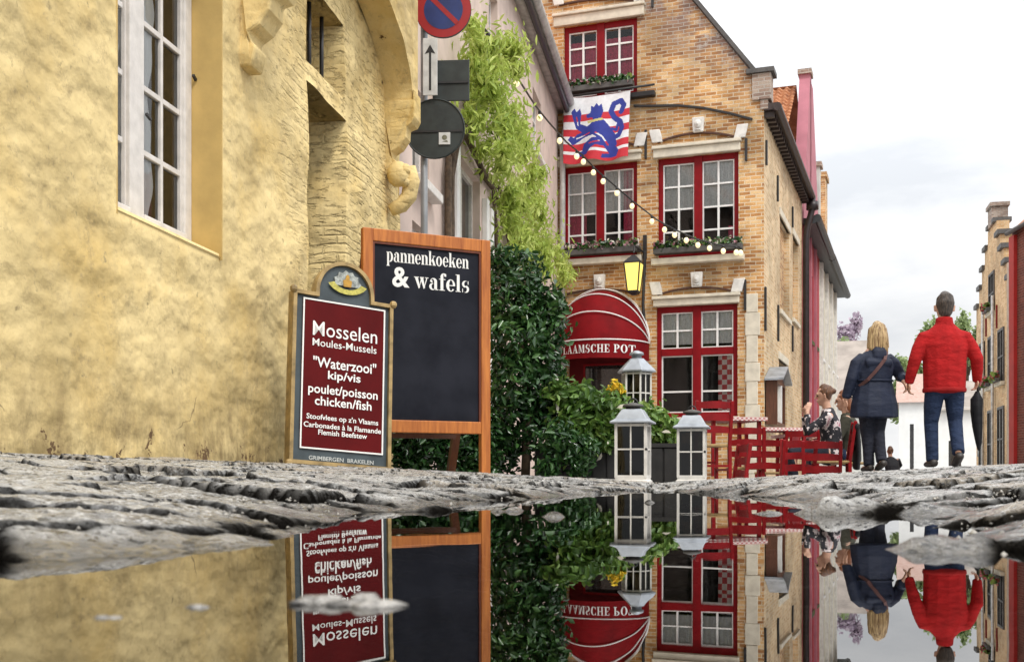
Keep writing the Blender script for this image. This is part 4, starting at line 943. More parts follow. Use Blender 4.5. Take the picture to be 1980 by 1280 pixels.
# a fat high-contrast serif alphabet, drawn from stems, hairlines and bowls
def rg(ocx, ocy, orx, ory, icx, icy, irx, iry, a0=0, a1=360, n=20): return ('e', ocx, ocy, orx, ory, icx, icy, irx, iry, a0, a1, n)
def rc_(x0, z0, x1, z1): return ('q', [(x0, z0), (x1, z0), (x1, z1), (x0, z1)])
GL_ = {
 'p': (1.0, [rc_(.10, -.45, .38, 1), rc_(0, -.45, .48, -.39), rc_(0, .93, .1, 1), rg(.5, .5, .46, .53, .47, .5, .20, .46, -130, 130)]),
 'a': (.95, [rc_(.52, .07, .80, .74), rg(.46, .72, .34, .30, .36, .70, .16, .24, 0, 165), ('q', [(.10, .70), (.34, .60), (.34, .80), (.14, .84)]), rg(.36, .28, .34, .30, .40, .29, .14, .23, 80, 300), ('q', [(.52, .0), (.92, .0), (.92, .07), (.80, .07), (.52, .2)])]),
 'n': (1.06, [rc_(.10, .06, .38, .94), rc_(0, 0, .48, .06), rc_(0, .94, .38, 1), rg(.62, .66, .34, .36, .50, .66, .13, .29, 0, 150), rc_(.66, .06, .94, .67), rc_(.56, 0, 1.04, .06)]),
 'e': (.90, [rg(.45, .5, .45, .53, .48, .5, .19, .46, 0, 322), rc_(.27, .46, .88, .53)]),
 'k': (1.10, [rc_(.10, .06, .38, 1.44), rc_(0, 0, .48, .06), rc_(0, 1.44, .38, 1.5), ('q', [(.38, .42), (.46, .38), (.88, .95), (.78, .95)]), ('q', [(.48, .56), (.70, .76), (1.05, .06), (.72, .06)]), rc_(.62, .95, 1.02, 1.01), rc_(.62, 0, 1.12, .06)]),
 'o': (.98, [rg(.47, .5, .46, .53, .47, .5, .18, .46)]),
 'w': (1.42, [('q', [(.08, .95), (.38, .95), (.60, .15), (.47, .0)]), ('q', [(.47, 0), (.54, .12), (.80, .95), (.70, .95)]), ('q', [(.60, .95), (.90, .95), (1.08, .15), (.95, 0)]), ('q', [(.95, 0), (1.03, .12), (1.30, .95), (1.20, .95)]), rc_(0, .95, .48, 1.01), rc_(.58, .95, .98, 1.011), rc_(1.08, .95, 1.42, 1.01)]),
 'f': (.66, [rc_(.14, .06, .42, 1.15), rc_(0.02, 0, .58, .06), rc_(0, .94, .14, 1), rc_(.42, .94, .64, 1), rg(.46, 1.14, .32, .36, .50, 1.14, .08, .30, 70, 180), ('q', [(.48, 1.5), (.70, 1.44), (.72, 1.22), (.54, 1.22)])]),
 'l': (.56, [rc_(.12, .06, .40, 1.44), rc_(0, 0, .52, .06), rc_(0, 1.44, .40, 1.5)]),
 's': (.82, [rg(.38, .72, .34, .30, .44, .73, .17, .24, 70, 265), rg(.42, .29, .34, .31, .36, .28, .17, .25, -110, 85), ('q', [(.05, .66), (.30, .60), (.76, .34), (.52, .38)]), rc_(.62, .70, .69, 1.0), rc_(.06, .0, .13, .32)]),
}
GL_.update({
 'V': (.92, [('q', [(.04, .94), (.34, .94), (.58, .14), (.46, 0)]), ('q', [(.46, 0), (.53, .12), (.86, .94), (.78, .94)]), rc_(0, .94, .42, 1), rc_(.66, .94, .98, 1.001)]),
 'L': (.86, [rc_(.12, .07, .36, .94), rc_(0, .94, .48, 1), rc_(0, 0, .82, .07), rc_(.75, .07, .82, .34)]),
 'A': (1.0, [('q', [(.12, .06), (.20, .06), (.52, .92), (.46, 1.0)]), ('q', [(.42, 1.02), (.54, 1.02), (.94, .06), (.64, .06)]), rc_(.26, .32, .70, .39), rc_(0, 0, .34, .06), rc_(.54, 0, 1.04, .061)]),
 'M': (1.22, [rc_(.12, .06, .20, .94), ('q', [(.10, 1.0), (.38, 1.0), (.64, .16), (.54, .02)]), ('q', [(.54, .02), (.62, .14), (.94, 1.0), (.86, 1.0)]), rc_(.86, .06, 1.12, 1.0), rc_(0, 0, .34, .06), rc_(.76, 0, 1.24, .061), rc_(0, .94, .12, 1)]),
 'S': (.82, [rg(.40, .73, .36, .29, .46, .74, .16, .23, 65, 268), rg(.42, .28, .36, .30, .36, .27, .16, .24, -112, 88), ('q', [(.06, .66), (.32, .58), (.78, .34), (.52, .40)]), rc_(.66, .70, .73, 1.0), rc_(.05, 0, .12, .32)]),
 'C': (.95, [rg(.50, .5, .48, .52, .56, .5, .24, .46, 38, 322), rc_(.82, .66, .89, 1.0), rc_(.84, .03, .90, .30)]),
 'H': (1.12, [rc_(.12, .06, .36, .94), rc_(.76, .06, 1.0, .94), rc_(.36, .47, .76, .54), rc_(0, 0, .48, .06), rc_(.64, 0, 1.12, .06), rc_(0, .94, .48, 1), rc_(.64, .94, 1.12, 1)]),
 'E': (.88, [rc_(.12, .06, .36, .94), rc_(0, 0, .82, .065), rc_(0, .935, .80, 1), rc_(.36, .47, .62, .54), rc_(.56, .36, .62, .47), rc_(.75, .065, .82, .32), rc_(.73, .70, .80, .935)]),
 'P': (.92, [rc_(.12, .06, .36, .94), rc_(0, 0, .50, .06), rc_(0, .94, .36, 1), rg(.46, .72, .42, .285, .44, .72, .18, .225, -104, 104)]),
 'O': (1.02, [rg(.50, .5, .50, .52, .50, .5, .23, .47)]),
 'T': (.92, [rc_(.34, .06, .58, .93), rc_(.22, 0, .70, .06), rc_(0, .93, .92, 1), rc_(0, .68, .07, .93), rc_(.85, .68, .92, .93)])})
def serif_text(name, txt, x, z, xh, wid, y, mat, parent, place=None):
    m = MB(); cx_ = 0; n_ = 0; gap = .05 if not place else .14; tot = sum(GL_[c][0] if c != ' ' else .5 for c in txt)+gap*len(txt); k = wid/tot
    def at(a, b, e):
        p = (x-wid/2+(cx_+a)*k, z+b*xh)
        return (p[0], y-e, p[1]) if place is None else place(p[0], p[1], e)
    for c in txt:
        if c == ' ': cx_ += .5; continue
        adv, prims = GL_[c]
        for p in prims:
            e = .00025*(n_ % 7)*(1 if place is None else 3); n_ += 1
            if p[0] == 'q': m.add([at(a, b, e) for a, b in p[1]], [(0, 1, 2, 3)])
            else:
                _, ox, oz, orx, orz, ix, iz, irx, irz, a0, a1, n = p; vs = []
                for i in range(n+1):
                    t = R(a0+(a1-a0)*i/n); vs += [at(ox+orx*math.cos(t), oz+orz*math.sin(t), e), at(ix+irx*math.cos(t), iz+irz*math.sin(t), e)]
                m.add(vs, [(2*i, 2*i+2, 2*i+3, 2*i+1) for i in range(n)])
        cx_ += adv+gap
    return m.build(name, mat, parent)
m_chalk = M('white lettering', (.84, .83, .80), .6, .04, 60, .1, 120)

# ================================================================== MENU BOARD (arched top)
KB = .945
pL, pR = P(557, 895, 6.15*KB), P(754, 911, 6.47*KB)
BW = math.hypot(pR.x-pL.x, pR.y-pL.y); ba = math.atan2(pR.y-pL.y, pR.x-pL.x)
mbd = thing('menu_board', 'arched dark red menu board listing mussels, leaning against the yellow wall', 'menu board', (pL.x, pL.y, pL.z), ba)
roll = math.atan2(pR.z-pL.z, BW); mbd.rotation_euler = (R(-6.5), -roll, ba)
m_bgrey = M('blue grey board paint', (.055, .075, .085), .4, .25, 8, .08, 40)
m_gold = M('worn gold frame paint', (.42, .29, .12), .4, .3, 14, .2, 60, metal=.25)
m_maroon = M('maroon board panel', (.105, .004, .005), .6, .15, 4, .04, 50, spec=.12)
SH = P(557, 548, 6.15*KB).z-pL.z; AT = P(655, 494, 6.3*KB).z-(pL.z+pR.z)/2
ax0_, ax1_ = BW*.215, BW*.80; acx = (ax0_+ax1_)/2; arx = (ax1_-ax0_)/2
def outline(i):
    n = 22; o = [(i, i), (BW-i, i), (BW-i, SH-i), (ax1_-i, SH-i)]
    for k in range(1, n): t = math.pi*k/n; o.append((acx+(arx-i)*math.cos(t), SH-.0+(AT-SH-i)*math.sin(t)**.86))
    return o+[(ax0_+i, SH-i), (i, SH-i)]
MB().prism(outline(.006), .004, .055).build('board', m_bgrey, mbd)
o1, o2 = outline(0), outline(.020); fr = MB(); n = len(o1)
for y0, y1 in ((-.016, .060),):
    fr.add([(x, y0, z) for x, z in o1]+[(x, y0, z) for x, z in o2]+[(x, y1, z) for x, z in o1]+[(x, .004, z) for x, z in o2],
           [(k, (k+1) % n, n+(k+1) % n, n+k) for k in range(n)]+[(2*n+k, 2*n+(k+1) % n, (k+1) % n, k) for k in range(n)]+[(n+k, n+(k+1) % n, 3*n+(k+1) % n, 3*n+k) for k in range(n)])
for x, z in ((0, 0), (BW, 0), (0, SH), (BW, SH)): fr.ball((x, -.012, z), .022, 8)
fr.build('frame', m_gold, mbd, bevel=0)
def bp(px, py): f_ = (px-557)/(754-557); Y = (6.15+.32*f_)*KB; z = (HY-py)/F*Y+CZ-(pL.z+(pR.z-pL.z)*f_); return f_*BW*1.0, z
rx0, rx1, rz0, rz1 = .058, BW-.045, bp(660, 873)[1], bp(660, 579)[1]
MB().box(rx0, rx1, -.004, .0035, rz0, rz1).build('panel', m_maroon, mbd)
b_ = MB(); t = .008
for q in ((rx0, rx1, rz0, rz0+t), (rx0, rx1, rz1-t, rz1), (rx0, rx0+t, rz0+t, rz1-t), (rx1-t, rx1, rz0+t, rz1-t)): b_.box(q[0], q[1], -.0075, -.0042, q[2], q[3])
b_.build('white_border', m_chalk, mbd)
def line(txt, px0, px1, py, capx, bold=.002):
    x0, z = bp(px0, py); x1 = bp(px1, py)[0]
    put_text('lettering', txt, capx/F*6.3*KB/.70, (x0+x1)/2, z, -.0072, m_chalk, mbd, bold, 1, x1-x0)
line('Mosselen', 596, 723, 641, 29, .0002); line('Moules-Mussels', 596, 722, 662, 15, .0001)
line('"Waterzooi"', 598, 722, 704, 20, .001); line('kip/vis', 627, 691, 729, 16, .001); line('poulet/poisson', 590, 726, 755, 17.5, .001); line('chicken/fish', 603, 714, 780, 17.5, .001)
line("Stoofvlees op z'n Vlaams", 588, 728, 807, 10, .0006); line('Carbonades \u00e0 la Flamande', 583, 734, 823, 10, .0006); line('Flemish Beefstew', 611, 706, 839, 10, .0006)
x, z = bp(658, 893); put_text('lettering', 'GRIMBERGEN  BRAKELEN', .030, x, z-.0, -.001, M('dull silver lettering', (.5, .52, .5), .5, .1, 40, 0), mbd, .0006, 1, .37)
# emblem: silver fan, gold bird, gold ribbon
ex, ez_ = bp(661, 545); em = MB(); n = 13
fan = [(ex+.085*math.cos(math.pi*k/n)*(1 if k % 2 else .86), ez_+.005+.088*math.sin(math.pi*k/n)*(1 if k % 2 else .86)) for k in range(n+1)]
em.prism(fan, -.006, .0035); emo = em.build('emblem', M('silver emblem', (.42, .45, .42), .4, .35, 60, .1), mbd)
bd = MB(); bd.prism([(ex-.022, ez_+.0), (ex+.022, ez_), (ex+.026, ez_+.035), (ex+.012, ez_+.04), (ex+.010, ez_+.062), (ex, ez_+.070), (ex-.010, ez_+.060), (ex-.012, ez_+.04), (ex-.026, ez_+.035)], -.010, -.0062); bd.build('bird', M('gold emblem paint', (.50, .27, .03), .4, .2, 50, .1), emo)
rbn = MB(); n = 16
for k in range(n):
    t0, t1 = [R(205+130*q/n) for q in (k, k+1)]
    pts = [(ex+r_*math.cos(t)*1.05, ez_+.045+r_*math.sin(t)*.75) for r_, t in ((.082, t0), (.082, t1), (.118, t1), (.118, t0))]
    rbn.add([(a, -.0125, b) for a, b in pts], [(0, 3, 2, 1)])
rbn.build('ribbon', M('yellow gold ribbon', (.55, .50, .10), .4, .25, 60, .1), emo)

# ================================================================== CHALKBOARD EASEL
qL, qR = P(700, 922, 6.58), P(946, 922, 6.96)
CW = math.hypot(qR.x-qL.x, qR.y-qL.y); ca = math.atan2(qR.y-qL.y, qR.x-qL.x)
zR = P(944, 923, 6.96).z
cb = thing('chalkboard_easel', 'tall wooden framed chalkboard easel offering pancakes and waffles', 'chalkboard', (qL.x, qL.y, 0), ca)
ct = P(700, 440, 6.58).z; pw = .062
LB = GZ(qL.x, qL.y)-.005; RB = GZ(qR.x, qR.y)-.01; barz = P(850, 825, 6.8).z
f = MB(); f.box(0, pw, -.02, .025, LB, ct); f.box(CW-pw, CW, -.02, .025, RB, ct); f.box(pw, CW-pw, -.018, .023, ct-.075, ct-.0); f.box(pw, CW-pw, -.018, .023, barz-.04, barz+.035)
f.build('frame', m_wood, cb, bevel=.005)
MB().box(pw, CW-pw, .0, .015, barz+.035, ct-.075).build('slate_panel', M('blue black slate paint', (.017, .0185, .027), .65, .42, 4, .1, 30, spec=.15, dark=(.006, .007, .012)), cb)
i_ = MB(); i_.box(pw, pw+.012, -.012, -.0005, barz+.035, ct-.075); i_.box(CW-pw-.012, CW-pw, -.012, -.0005, barz+.035, ct-.075); i_.box(pw+.012, CW-pw-.012, -.012, -.0005, ct-.087, ct-.075)
i_.build('inner_moulding', wood_mat('dark red wood edge', (.09, .018, .006), (.18, .04, .01)), cb)
bl_ = MB(); bl_.bar((.04, .03, ct-.10), (.04, .50, GZ(qL.x, qL.y)-.01), .05, .035); bl_.bar((CW-.04, .03, ct-.10), (CW-.04, .50, GZ(qR.x-.2, qR.y+.5)-.01), .05, .035); bl_.bar((.06, .38, .30), (CW-.06, .38, .30), .04, .03)
bl_.build('back_legs', wood_mat('shaded easel wood', (.08, .022, .006), (.15, .045, .012)), cb)  # back legs: the shade under the board is put into the wood colour
def cbp(px, py): f_ = (px-700)/246; Y = 6.58+.38*f_; return f_*CW, (HY-py)/F*Y+CZ
x0, z = cbp(745, 507); x1 = cbp(905, 507)[0]; serif_text('lettering', 'pannenkoeken', (x0+x1)/2, cbp(825, 513)[1], .057, x1-x0, -.0015, m_chalk, cb)
x0, z = cbp(797, 507); x1 = cbp(907, 507)[0]; serif_text('lettering', 'wafels', (x0+x1)/2, cbp(850, 562)[1], .070, x1-x0, -.0015, m_chalk, cb)
put_text('lettering', '&', .165, cbp(772, 552)[0], cbp(772, 554)[1], -.0015, m_chalk, cb, .004)

# ================================================================== TRAFFIC SIGNS
sY = 9.35; s0_ = P(826, 250, sY); sgn = thing('traffic_sign', 'post of traffic signs at the yellow house corner with a no parking disc on top', 'traffic sign', (s0_.x, sY+.06, GZ(s0_.x, sY)-.05), R(-4))
bz = GZ(s0_.x, sY)-.05
def sx_(px): return (px-826)/F*sY
def sz_(py): return (HY-py)/F*sY+CZ-bz
MB().tube([(-.03, .0, 0), (-.03, 0, 4.4)], .03, 10).build('post', m_pole, sgn, True)
def disc(mb, c, r0, r1, y, n=40, mi=0):
    if r0 == 0: mb.add([(c[0]+r1*math.cos(2*math.pi*k/n), y, c[1]+r1*math.sin(2*math.pi*k/n)) for k in range(n)], [tuple(range(n))], mi)
    else:
        vs = [(c[0]+r*math.cos(2*math.pi*k/n), y, c[1]+r*math.sin(2*math.pi*k/n)) for k in range(n) for r in (r0, r1)]
        mb.add(vs, [(2*k, 2*k+1, 2*((k+1) % n)+1, 2*((k+1) % n)) for k in range(n)], mi)
m_sred = M('sign red', (.34, .012, .016), .4, .1, 9, .03); m_sblue = M('sign blue', (.016, .035, .16), .4, .15, 9, .03); m_sback = M('dark green grey sign back', (.028, .036, .034), .5, .25, 9, .12, 40); m_swhite = M('sign white', (.62, .62, .60), .45, .12, 12, .08)
c = (sx_(859), sz_(22)); r = 54/F*sY
b_ = MB(); b_.prism([(c[0]+r*math.cos(R(9*k)), c[1]+r*math.sin(R(9*k))) for k in range(40)], -.075, -.055); pl_ = b_.build('no_parking_disc', m_sback, sgn)
b_ = MB(); disc(b_, c, 0, r*.985, -.0765); b_.build('red_ring', m_sred, pl_)
b_ = MB(); disc(b_, c, 0, r*.70, -.0785); b_.build('blue_field', m_sblue, pl_)
b_ = MB(); w_ = r*.085; d45 = math.sqrt(.5); L_ = r*.705
b_.add([(c[0]+d45*(-a*L_+b*w_), -.0805, c[1]+d45*(a*L_+b*w_)) for a, b in ((1, 1), (1, -1), (-1, -1), (-1, 1))], [(0, 1, 2, 3)]); b_.build('red_slash', m_sred, pl_)
x0, x1, z0, z1 = sx_(820), sx_(848), sz_(188), sz_(78)
ap = MB().box(x0, x1, -.10, -.088, z0, z1).build('arrow_plate', m_swhite, sgn, bevel=.003)
xm = (x0+x1)/2; a_ = MB(); a_.prism([(xm-.009, z0+.04), (xm+.009, z0+.04), (xm+.009, z1-.12), (xm+.043, z1-.13), (xm, z1-.055), (xm-.043, z1-.13), (xm-.009, z1-.12)], -.1025, -.1003); a_.build('arrow', m_black, ap)
rp = MB(); rp.box(sx_(836), sx_(908), -.02, -.008, sz_(194), sz_(114)); rpo = rp.build('square_sign_back', m_sback, sgn, bevel=.006)
MB().box(sx_(836), sx_(906), -.032, -.021, sz_(160), sz_(156)).build('mounting_rail', m_black, rpo)
c = (sx_(842), sz_(250)); r = 57/F*sY
rs = MB(); rs.prism([(c[0]+r*math.cos(R(9*k)), c[1]+r*math.sin(R(9*k))) for k in range(40)], -.06, -.045); rso = rs.build('round_sign_back', m_sback, sgn)
b_ = MB(); b_.box(c[0]-r*.94, c[0]+r*.94, -.068, -.0605, c[1]-.03, c[1]-.012); b_.build('mounting_rail', m_black, rso)
rm = MB(); n = 40
rm.add([(c[0]+rr_*math.cos(2*math.pi*k/n), y, c[1]+rr_*math.sin(2*math.pi*k/n)) for k in range(n) for rr_, y in ((r*.97, -.0605), (r*1.0, -.069), (r*1.03, -.06))], [(3*k+j, 3*((k+1) % n)+j, 3*((k+1) % n)+j+1, 3*k+j+1) for k in range(n) for j in (0, 1)]); rm.build('rim', m_sback, rso)
stk = MB().box(sx_(850), sx_(872), -.0715, -.0605, sz_(281), sz_(258)).build('sticker', m_swhite, rso)
d_ = MB(); disc(d_, ((sx_(861)), sz_(268)), 0, .022, -.0722, 12); d_.add([(sx_(856), -.0722, sz_(276)), (sx_(868), -.0722, sz_(277)), (sx_(866), -.0722, sz_(273))], [(0, 1, 2)]); d_.build('sticker_print', M('sticker print', (.2, .19, .12), .5, .3, 60, 0), stk)

# ================================================================== LANTERNS
m_lwood = M('white washed lantern wood', (.74, .71, .66), .6, .12, 12, .25, 60)
m_lroof = M('grey zinc lantern roof', (.40, .43, .47), .42, .2, 7, .15, 40, metal=.5)
m_candle = M('cream candle wax', (.75, .70, .58), .5, .06, 12, .05)
def lantern(name, label, loc, rz, w, h, n=4, roof=.42, bars=1, overhang=1.32):
    t = thing(name, label, 'lantern', loc, rz); rad = w/2/math.cos(math.pi/n); hb = h*(1-roof/1.6)
    rot = math.pi/n
    def cor(r, k): a = 2*math.pi*k/n+rot; return (r*math.cos(a), r*math.sin(a))
    b = MB(); b.lathe([(rad*1.12, 0), (rad*1.12, .016), (rad*1.02, .022), (rad*1.02, .038)], n, rot=rot); b.build('base', m_lwood, t, bevel=.003)
    f = MB(); pz = .018 if n == 4 else .014
    for k in range(n):
        x, y = cor(rad*.95, k); f.bar((x, y, .036), (x, y, hb), pz, pz)
        x2, y2 = cor(rad*.95, k+1)
        for z in (.045, hb-.012): f.bar((x, y, z), (x2, y2, z), .014, .016)
        f.bar((x, y, .036+(hb-.04)*.53), (x2, y2, .036+(hb-.04)*.53), .009, .010)
        for q in range(1, bars+1): u = q/(bars+1); f.bar((x+(x2-x)*u, y+(y2-y)*u, .036), (x+(x2-x)*u, y+(y2-y)*u, hb), .009, .010)
    f.build('frame', m_lwood, t)
    g = MB()
    for k in range(n): (x, y), (x2, y2) = cor(rad*.9, k), cor(rad*.9, k+1); g.add([(x, y, .04), (x2, y2, .04), (x2, y2, hb), (x, y, hb)], [(0, 1, 2, 3)])
    g.build('pane', m_lglass, t)
    r = MB(); rh_ = h-hb
    if n == 4: r.lathe([(rad*overhang, hb), (rad*overhang, hb+.012), (rad*1.02, hb+rh_*.22), (rad*.66, hb+rh_*.66), (rad*.62, hb+rh_*.68), (rad*.40, hb+rh_*.70)], n, rot=rot)
    else: r.lathe([(rad*overhang, hb), (rad*overhang, hb+.014), (rad*.50, hb+rh_*.62), (rad*.46, hb+rh_*.64)], n, rot=rot)
    r.build('roof', m_lroof, t, bevel=.003)
    c_ = MB(); c_.lathe([(rad*.34, hb+rh_*.62), (rad*.34, hb+rh_*.80), (rad*.50, hb+rh_*.80), (rad*.46, hb+rh_*.90), (rad*.12, hb+rh_*1.0)], 12); c_.build('chimney_cap', m_slate if n == 4 else m_lroof, t, True)
    if n == 4:
        k_ = MB(); k_.tube([(rad*.22*math.cos(a), 0, h-.01+rad*.26*math.sin(a)) for a in [math.pi*q/8 for q in range(9)]], .005, 6); k_.build('ring_handle', m_black, t, True)
        l_ = MB(); x, y = cor(rad*.98, 3); l_.ball((x*1.02, y*1.02, .036+(hb-.04)*.53), .010, 8); l_.build('latch', m_black, t, True)
    return t
a = P(1224, 934, 7.5); lantern('lantern', 'square white lantern with a blue grey metal roof beside the hedge, leftmost on the cobbles', (a.x, a.y, GZ(a.x, a.y)), R(-15), .205, .535)
b = P(1338, 934, 8.0); lantern('lantern', 'square white lantern with a candle, standing nearest the red chairs', (b.x, b.y, GZ(b.x, b.y)), R(-13), .19, .52)
c3 = P(1231, 800, 9.2); st_ = thing('planter_stand', 'dark wooden stand hidden in the hedge under the round roofed lantern', 'stand', (c3.x, c3.y, GZ(c3.x, c3.y)))
hz = c3.z-GZ(c3.x, c3.y)-.06; s_ = MB(); s_.box(-.2, .2, -.15, .15, hz-.03, hz)
s_.build('stand_top', wood_mat('dark stand wood', (.03, .018, .01), (.07, .04, .02)), st_)
for i in (-1, 1):
    for j in (-1, 1): MB().box(i*.17-.02, i*.17+.02, j*.12-.02, j*.12+.02, 0, hz-.03).build('leg', bpy.data.materials['dark stand wood'], st_)
lantern('lantern', 'six sided white lantern with a conical roof rising above the hedge', (c3.x, c3.y, c3.z-.06), R(8), .215, .575, 6, .50, 1, 1.30)
for (q, s, lbl) in ((b, .045, 'stubby white candle inside the lantern nearest the red chairs'),):
    cd = MB(); cd.lathe([(s*.9, 0), (s, .01), (s, .12), (s*.7, .125), (s*.1, .118)], 14); cd.tube([(0, 0, .118), (.002, 0, .14)], .003, 5)
    tag(cd.build('candle', m_candle, None, True, loc=(q.x+.02, q.y, GZ(q.x, q.y)+.039)), lbl, 'candle')

# ================================================================== AWNING
awc, awz = bx(1166, 668); awr = bx(1256, 668)[0]; RX = awr-awc; RZ = bx(1166, 562)[1]-awz; RY = .95
awn = thing('awning', 'rounded dark red awning with white piping and lettering over the restaurant door', 'awning', Bh.w(awc, -.02, awz), BA)
def rib(th_, ph_): return (RX*math.cos(ph_), -RY*math.cos(th_)*math.sin(ph_)-.01, (RZ*math.sin(th_))*math.sin(ph_))
m_awn = M('awning red canvas', (.20, .004, .007), .75, .18, 4, .15, 120, spec=.15)
a_ = MB(); nt, npn = 28, 36; vs = []
for i in range(nt+1):
    th_ = R(90*i/nt)
    for k in range(npn+1):
        x, y, z = rib(th_, math.pi*k/npn); sag = .025*abs(math.sin(th_*3.0))*math.sin(math.pi*k/npn); vs.append((x, y+sag*math.cos(th_), z-sag*math.sin(th_)))
a_.add(vs, [(i*(npn+1)+k, i*(npn+1)+k+1, (i+1)*(npn+1)+k+1, (i+1)*(npn+1)+k) for i in range(nt) for k in range(npn)]); a_.build('canopy', m_awn, awn, True)
VH = .33; v_ = MB(); vs = [(lambda p: (p[0], p[1]-.004, p[2]-zz))(rib(0, math.pi*k/npn)) for zz in (0, VH) for k in range(npn+1)]
v_.add(vs, [(k, k+1, npn+2+k, npn+1+k) for k in range(npn)]); v_.build('valance', m_awn, awn, True)
for th_ in (0, 30, 58, 78, 89):
    p_ = MB(); p_.tube([Vector(rib(R(th_), math.pi*k/40))*1.012 for k in range(41)], .013, 6); p_.build('piping', m_whitetrim, awn, True)
ax_l, ax_r = bx(1076, 668, -.9)[0]-awc, bx(1222, 668, -.9)[0]-awc
def onval(a, b, e): return (a*1.01, -RY*math.sqrt(max(0, 1-(a/RX)**2))-.022-e, b)
serif_text('lettering', 'VLAAMSCHE POT', (ax_l+ax_r)/2, -.235, .145, ax_r-ax_l, 0, m_whitetrim, awn, onval)

# ================================================================== FLAG
fw, ft, fb = bx(1224, 190)[0]-bx(1096, 190)[0], bx(1160, 190)[1], bx(1160, 318)[1]
flg = thing('flag', 'red and white striped flag with a blue lion hanging below the top window', 'flag', Bh.w(bx(1096, 190)[0], -.22, fb), BA)
H_ = ft-fb
MB().tube([(-.25, .02, H_+.02), (fw+.45, .02, H_+.06)], .022, 8).build('pole', m_black, flg, True)
lion = [[(.42,.14),(.46,.17),(.5,.11),(.54,.16),(.58,.13),(.61,.25),(.57,.37),(.47,.40),(.44,.33),(.36,.33),(.34,.28),(.41,.25)],
 [(.12,.22),(.17,.16),(.20,.22),(.25,.17),(.27,.25),(.25,.40),(.36,.46),(.43,.42),(.47,.52),(.32,.57),(.19,.47)],
 [(.43,.40),(.60,.36),(.70,.48),(.78,.60),(.82,.78),(.72,.84),(.60,.70),(.47,.62),(.40,.52)],
 [(.07,.64),(.11,.58),(.16,.61),(.20,.56),(.40,.50),(.52,.60),(.30,.63),(.14,.72)],
 [(.31,.73),(.45,.65),(.62,.66),(.66,.78),(.50,.77),(.42,.82),(.36,.90),(.18,.91),(.20,.84),(.28,.83)],
 [(.62,.78),(.78,.76),(.85,.87),(.82,.95),(.58,.96),(.60,.90),(.70,.89)]]
tail = [(.74,.66),(.84,.64),(.89,.54),(.86,.44),(.77,.36),(.72,.26),(.76,.15),(.86,.12),(.91,.20),(.87,.29)]
tail2 = [(.83,.45),(.80,.55),(.74,.52)]
collar = [[(.36,.38),(.60,.35),(.61,.385),(.37,.42)]]
def inpoly(u, v, poly):
    r = np.zeros(u.shape, bool); j = len(poly)-1
    for i in range(len(poly)):
        (xi, yi), (xj, yj) = poly[i], poly[j]; c_ = ((yi > v) != (yj > v)) & (u < (xj-xi)*(v-yi)/(yj-yi+1e-12)+xi); r ^= c_; j = i
    return r
def near(u, v, pts, w_):
    r = np.zeros(u.shape, bool)
    for (x0, y0), (x1, y1) in zip(pts[:-1], pts[1:]):
        dx, dy = x1-x0, y1-y0; t = np.clip(((u-x0)*dx+(v-y0)*dy)/(dx*dx+dy*dy), 0, 1); r |= (u-x0-t*dx)**2+(v-y0-t*dy)**2 < w_*w_
    return r
n = 130; uu, vv = np.meshgrid(np.linspace(0, 1, n+1), np.linspace(0, 1, n+1))
def flagp(u, v): return np.stack([u*fw*(1-.035*v)+.02*v, .02-.045*np.sin(u*13+v*2)*(.2+v)-.05*v*np.sin(u*3.1)-.04*v, H_*(1-v)-.03*np.sin(u*math.pi)*(1-v)-.02*np.sin(u*11)*v], -1)
V = flagp(uu, vv).reshape(-1, 3); i = (np.arange(n)[:, None]*(n+1)+np.arange(n)[None]); Fq = np.stack([i, i+1, i+n+2, i+n+1], -1).reshape(-1, 4)[:, ::-1]
uc, vc = (uu[:-1, :-1]+.5/n).ravel(), (vv[:-1, :-1]+.5/n).ravel()
mi = np.where((np.floor((vc-.0)*9.0-.35).astype(int) % 2) == 0, 1, 0); mi = np.where(vc < .15, 0, mi); mi = np.where(vc > .86, 1, mi)
bl = np.zeros(uc.shape, bool)
for pg in lion: bl |= inpoly(uc, vc, pg)
bl |= near(uc, vc, tail, .038) | near(uc, vc, tail2, .022)
hl = near(uc, vc, [(.50, .58), (.60, .64), (.68, .76)], .012) | near(uc, vc, [(.2, .62), (.4, .57)], .008) | near(uc, vc, [(.40, .74), (.56, .71)], .01) | near(uc, vc, [(.2, .3), (.22, .42)], .008)
mi = np.where(bl & ~hl, 2, mi)
for pg in collar: mi = np.where(inpoly(uc, vc, pg), 3, mi)
m_fw, m_fr, m_fb, m_fy = [M(nm, c_, .8, .08, 12, .1, 90) for nm, c_ in (('flag white', (.80, .80, .82)), ('flag red', (.58, .03, .045)), ('flag blue', (.03, .045, .30)), ('flag gold', (.6, .55, .2)))]
np_mesh('cloth', V, Fq, [m_fw, m_fr, m_fb, m_fy], flg, True, None, mi)

# ================================================================== WALL LAMP
lx, lz = bx(1243, 600, -.05)
lp = thing('wall_lamp', 'lit yellow glass street lamp on a black iron bracket between the red windows', 'wall lamp', Bh.w(lx, -.05, lz), BA)
gxx = lambda a, b: (bx(a, b, -.05)[0]-lx, bx(a, b, -.05)[1]-lz)
zt_, zb_ = gxx(1234, 517)[1], gxx(1234, 568)[1]; lc = gxx(1234, 540)[0]; bxp = gxx(1247, 500)[0]
br = MB(); br.box(bxp-.03, bxp+.03, -.03, .04, gxx(1247, 500)[1], gxx(1247, 455)[1]); br.tube([(bxp, -.01, zb_-.6), (bxp-.03, -.03, zb_-.2), (bxp, -.02, zt_+.05), (bxp, -.02, zt_+.3)], .028, 8); br.tube([(bxp, -.02, zt_+.25), (lc, -.30, zt_+.34), (lc, -.34, zt_+.20)], .018, 8)
br.build('bracket', m_black, lp)
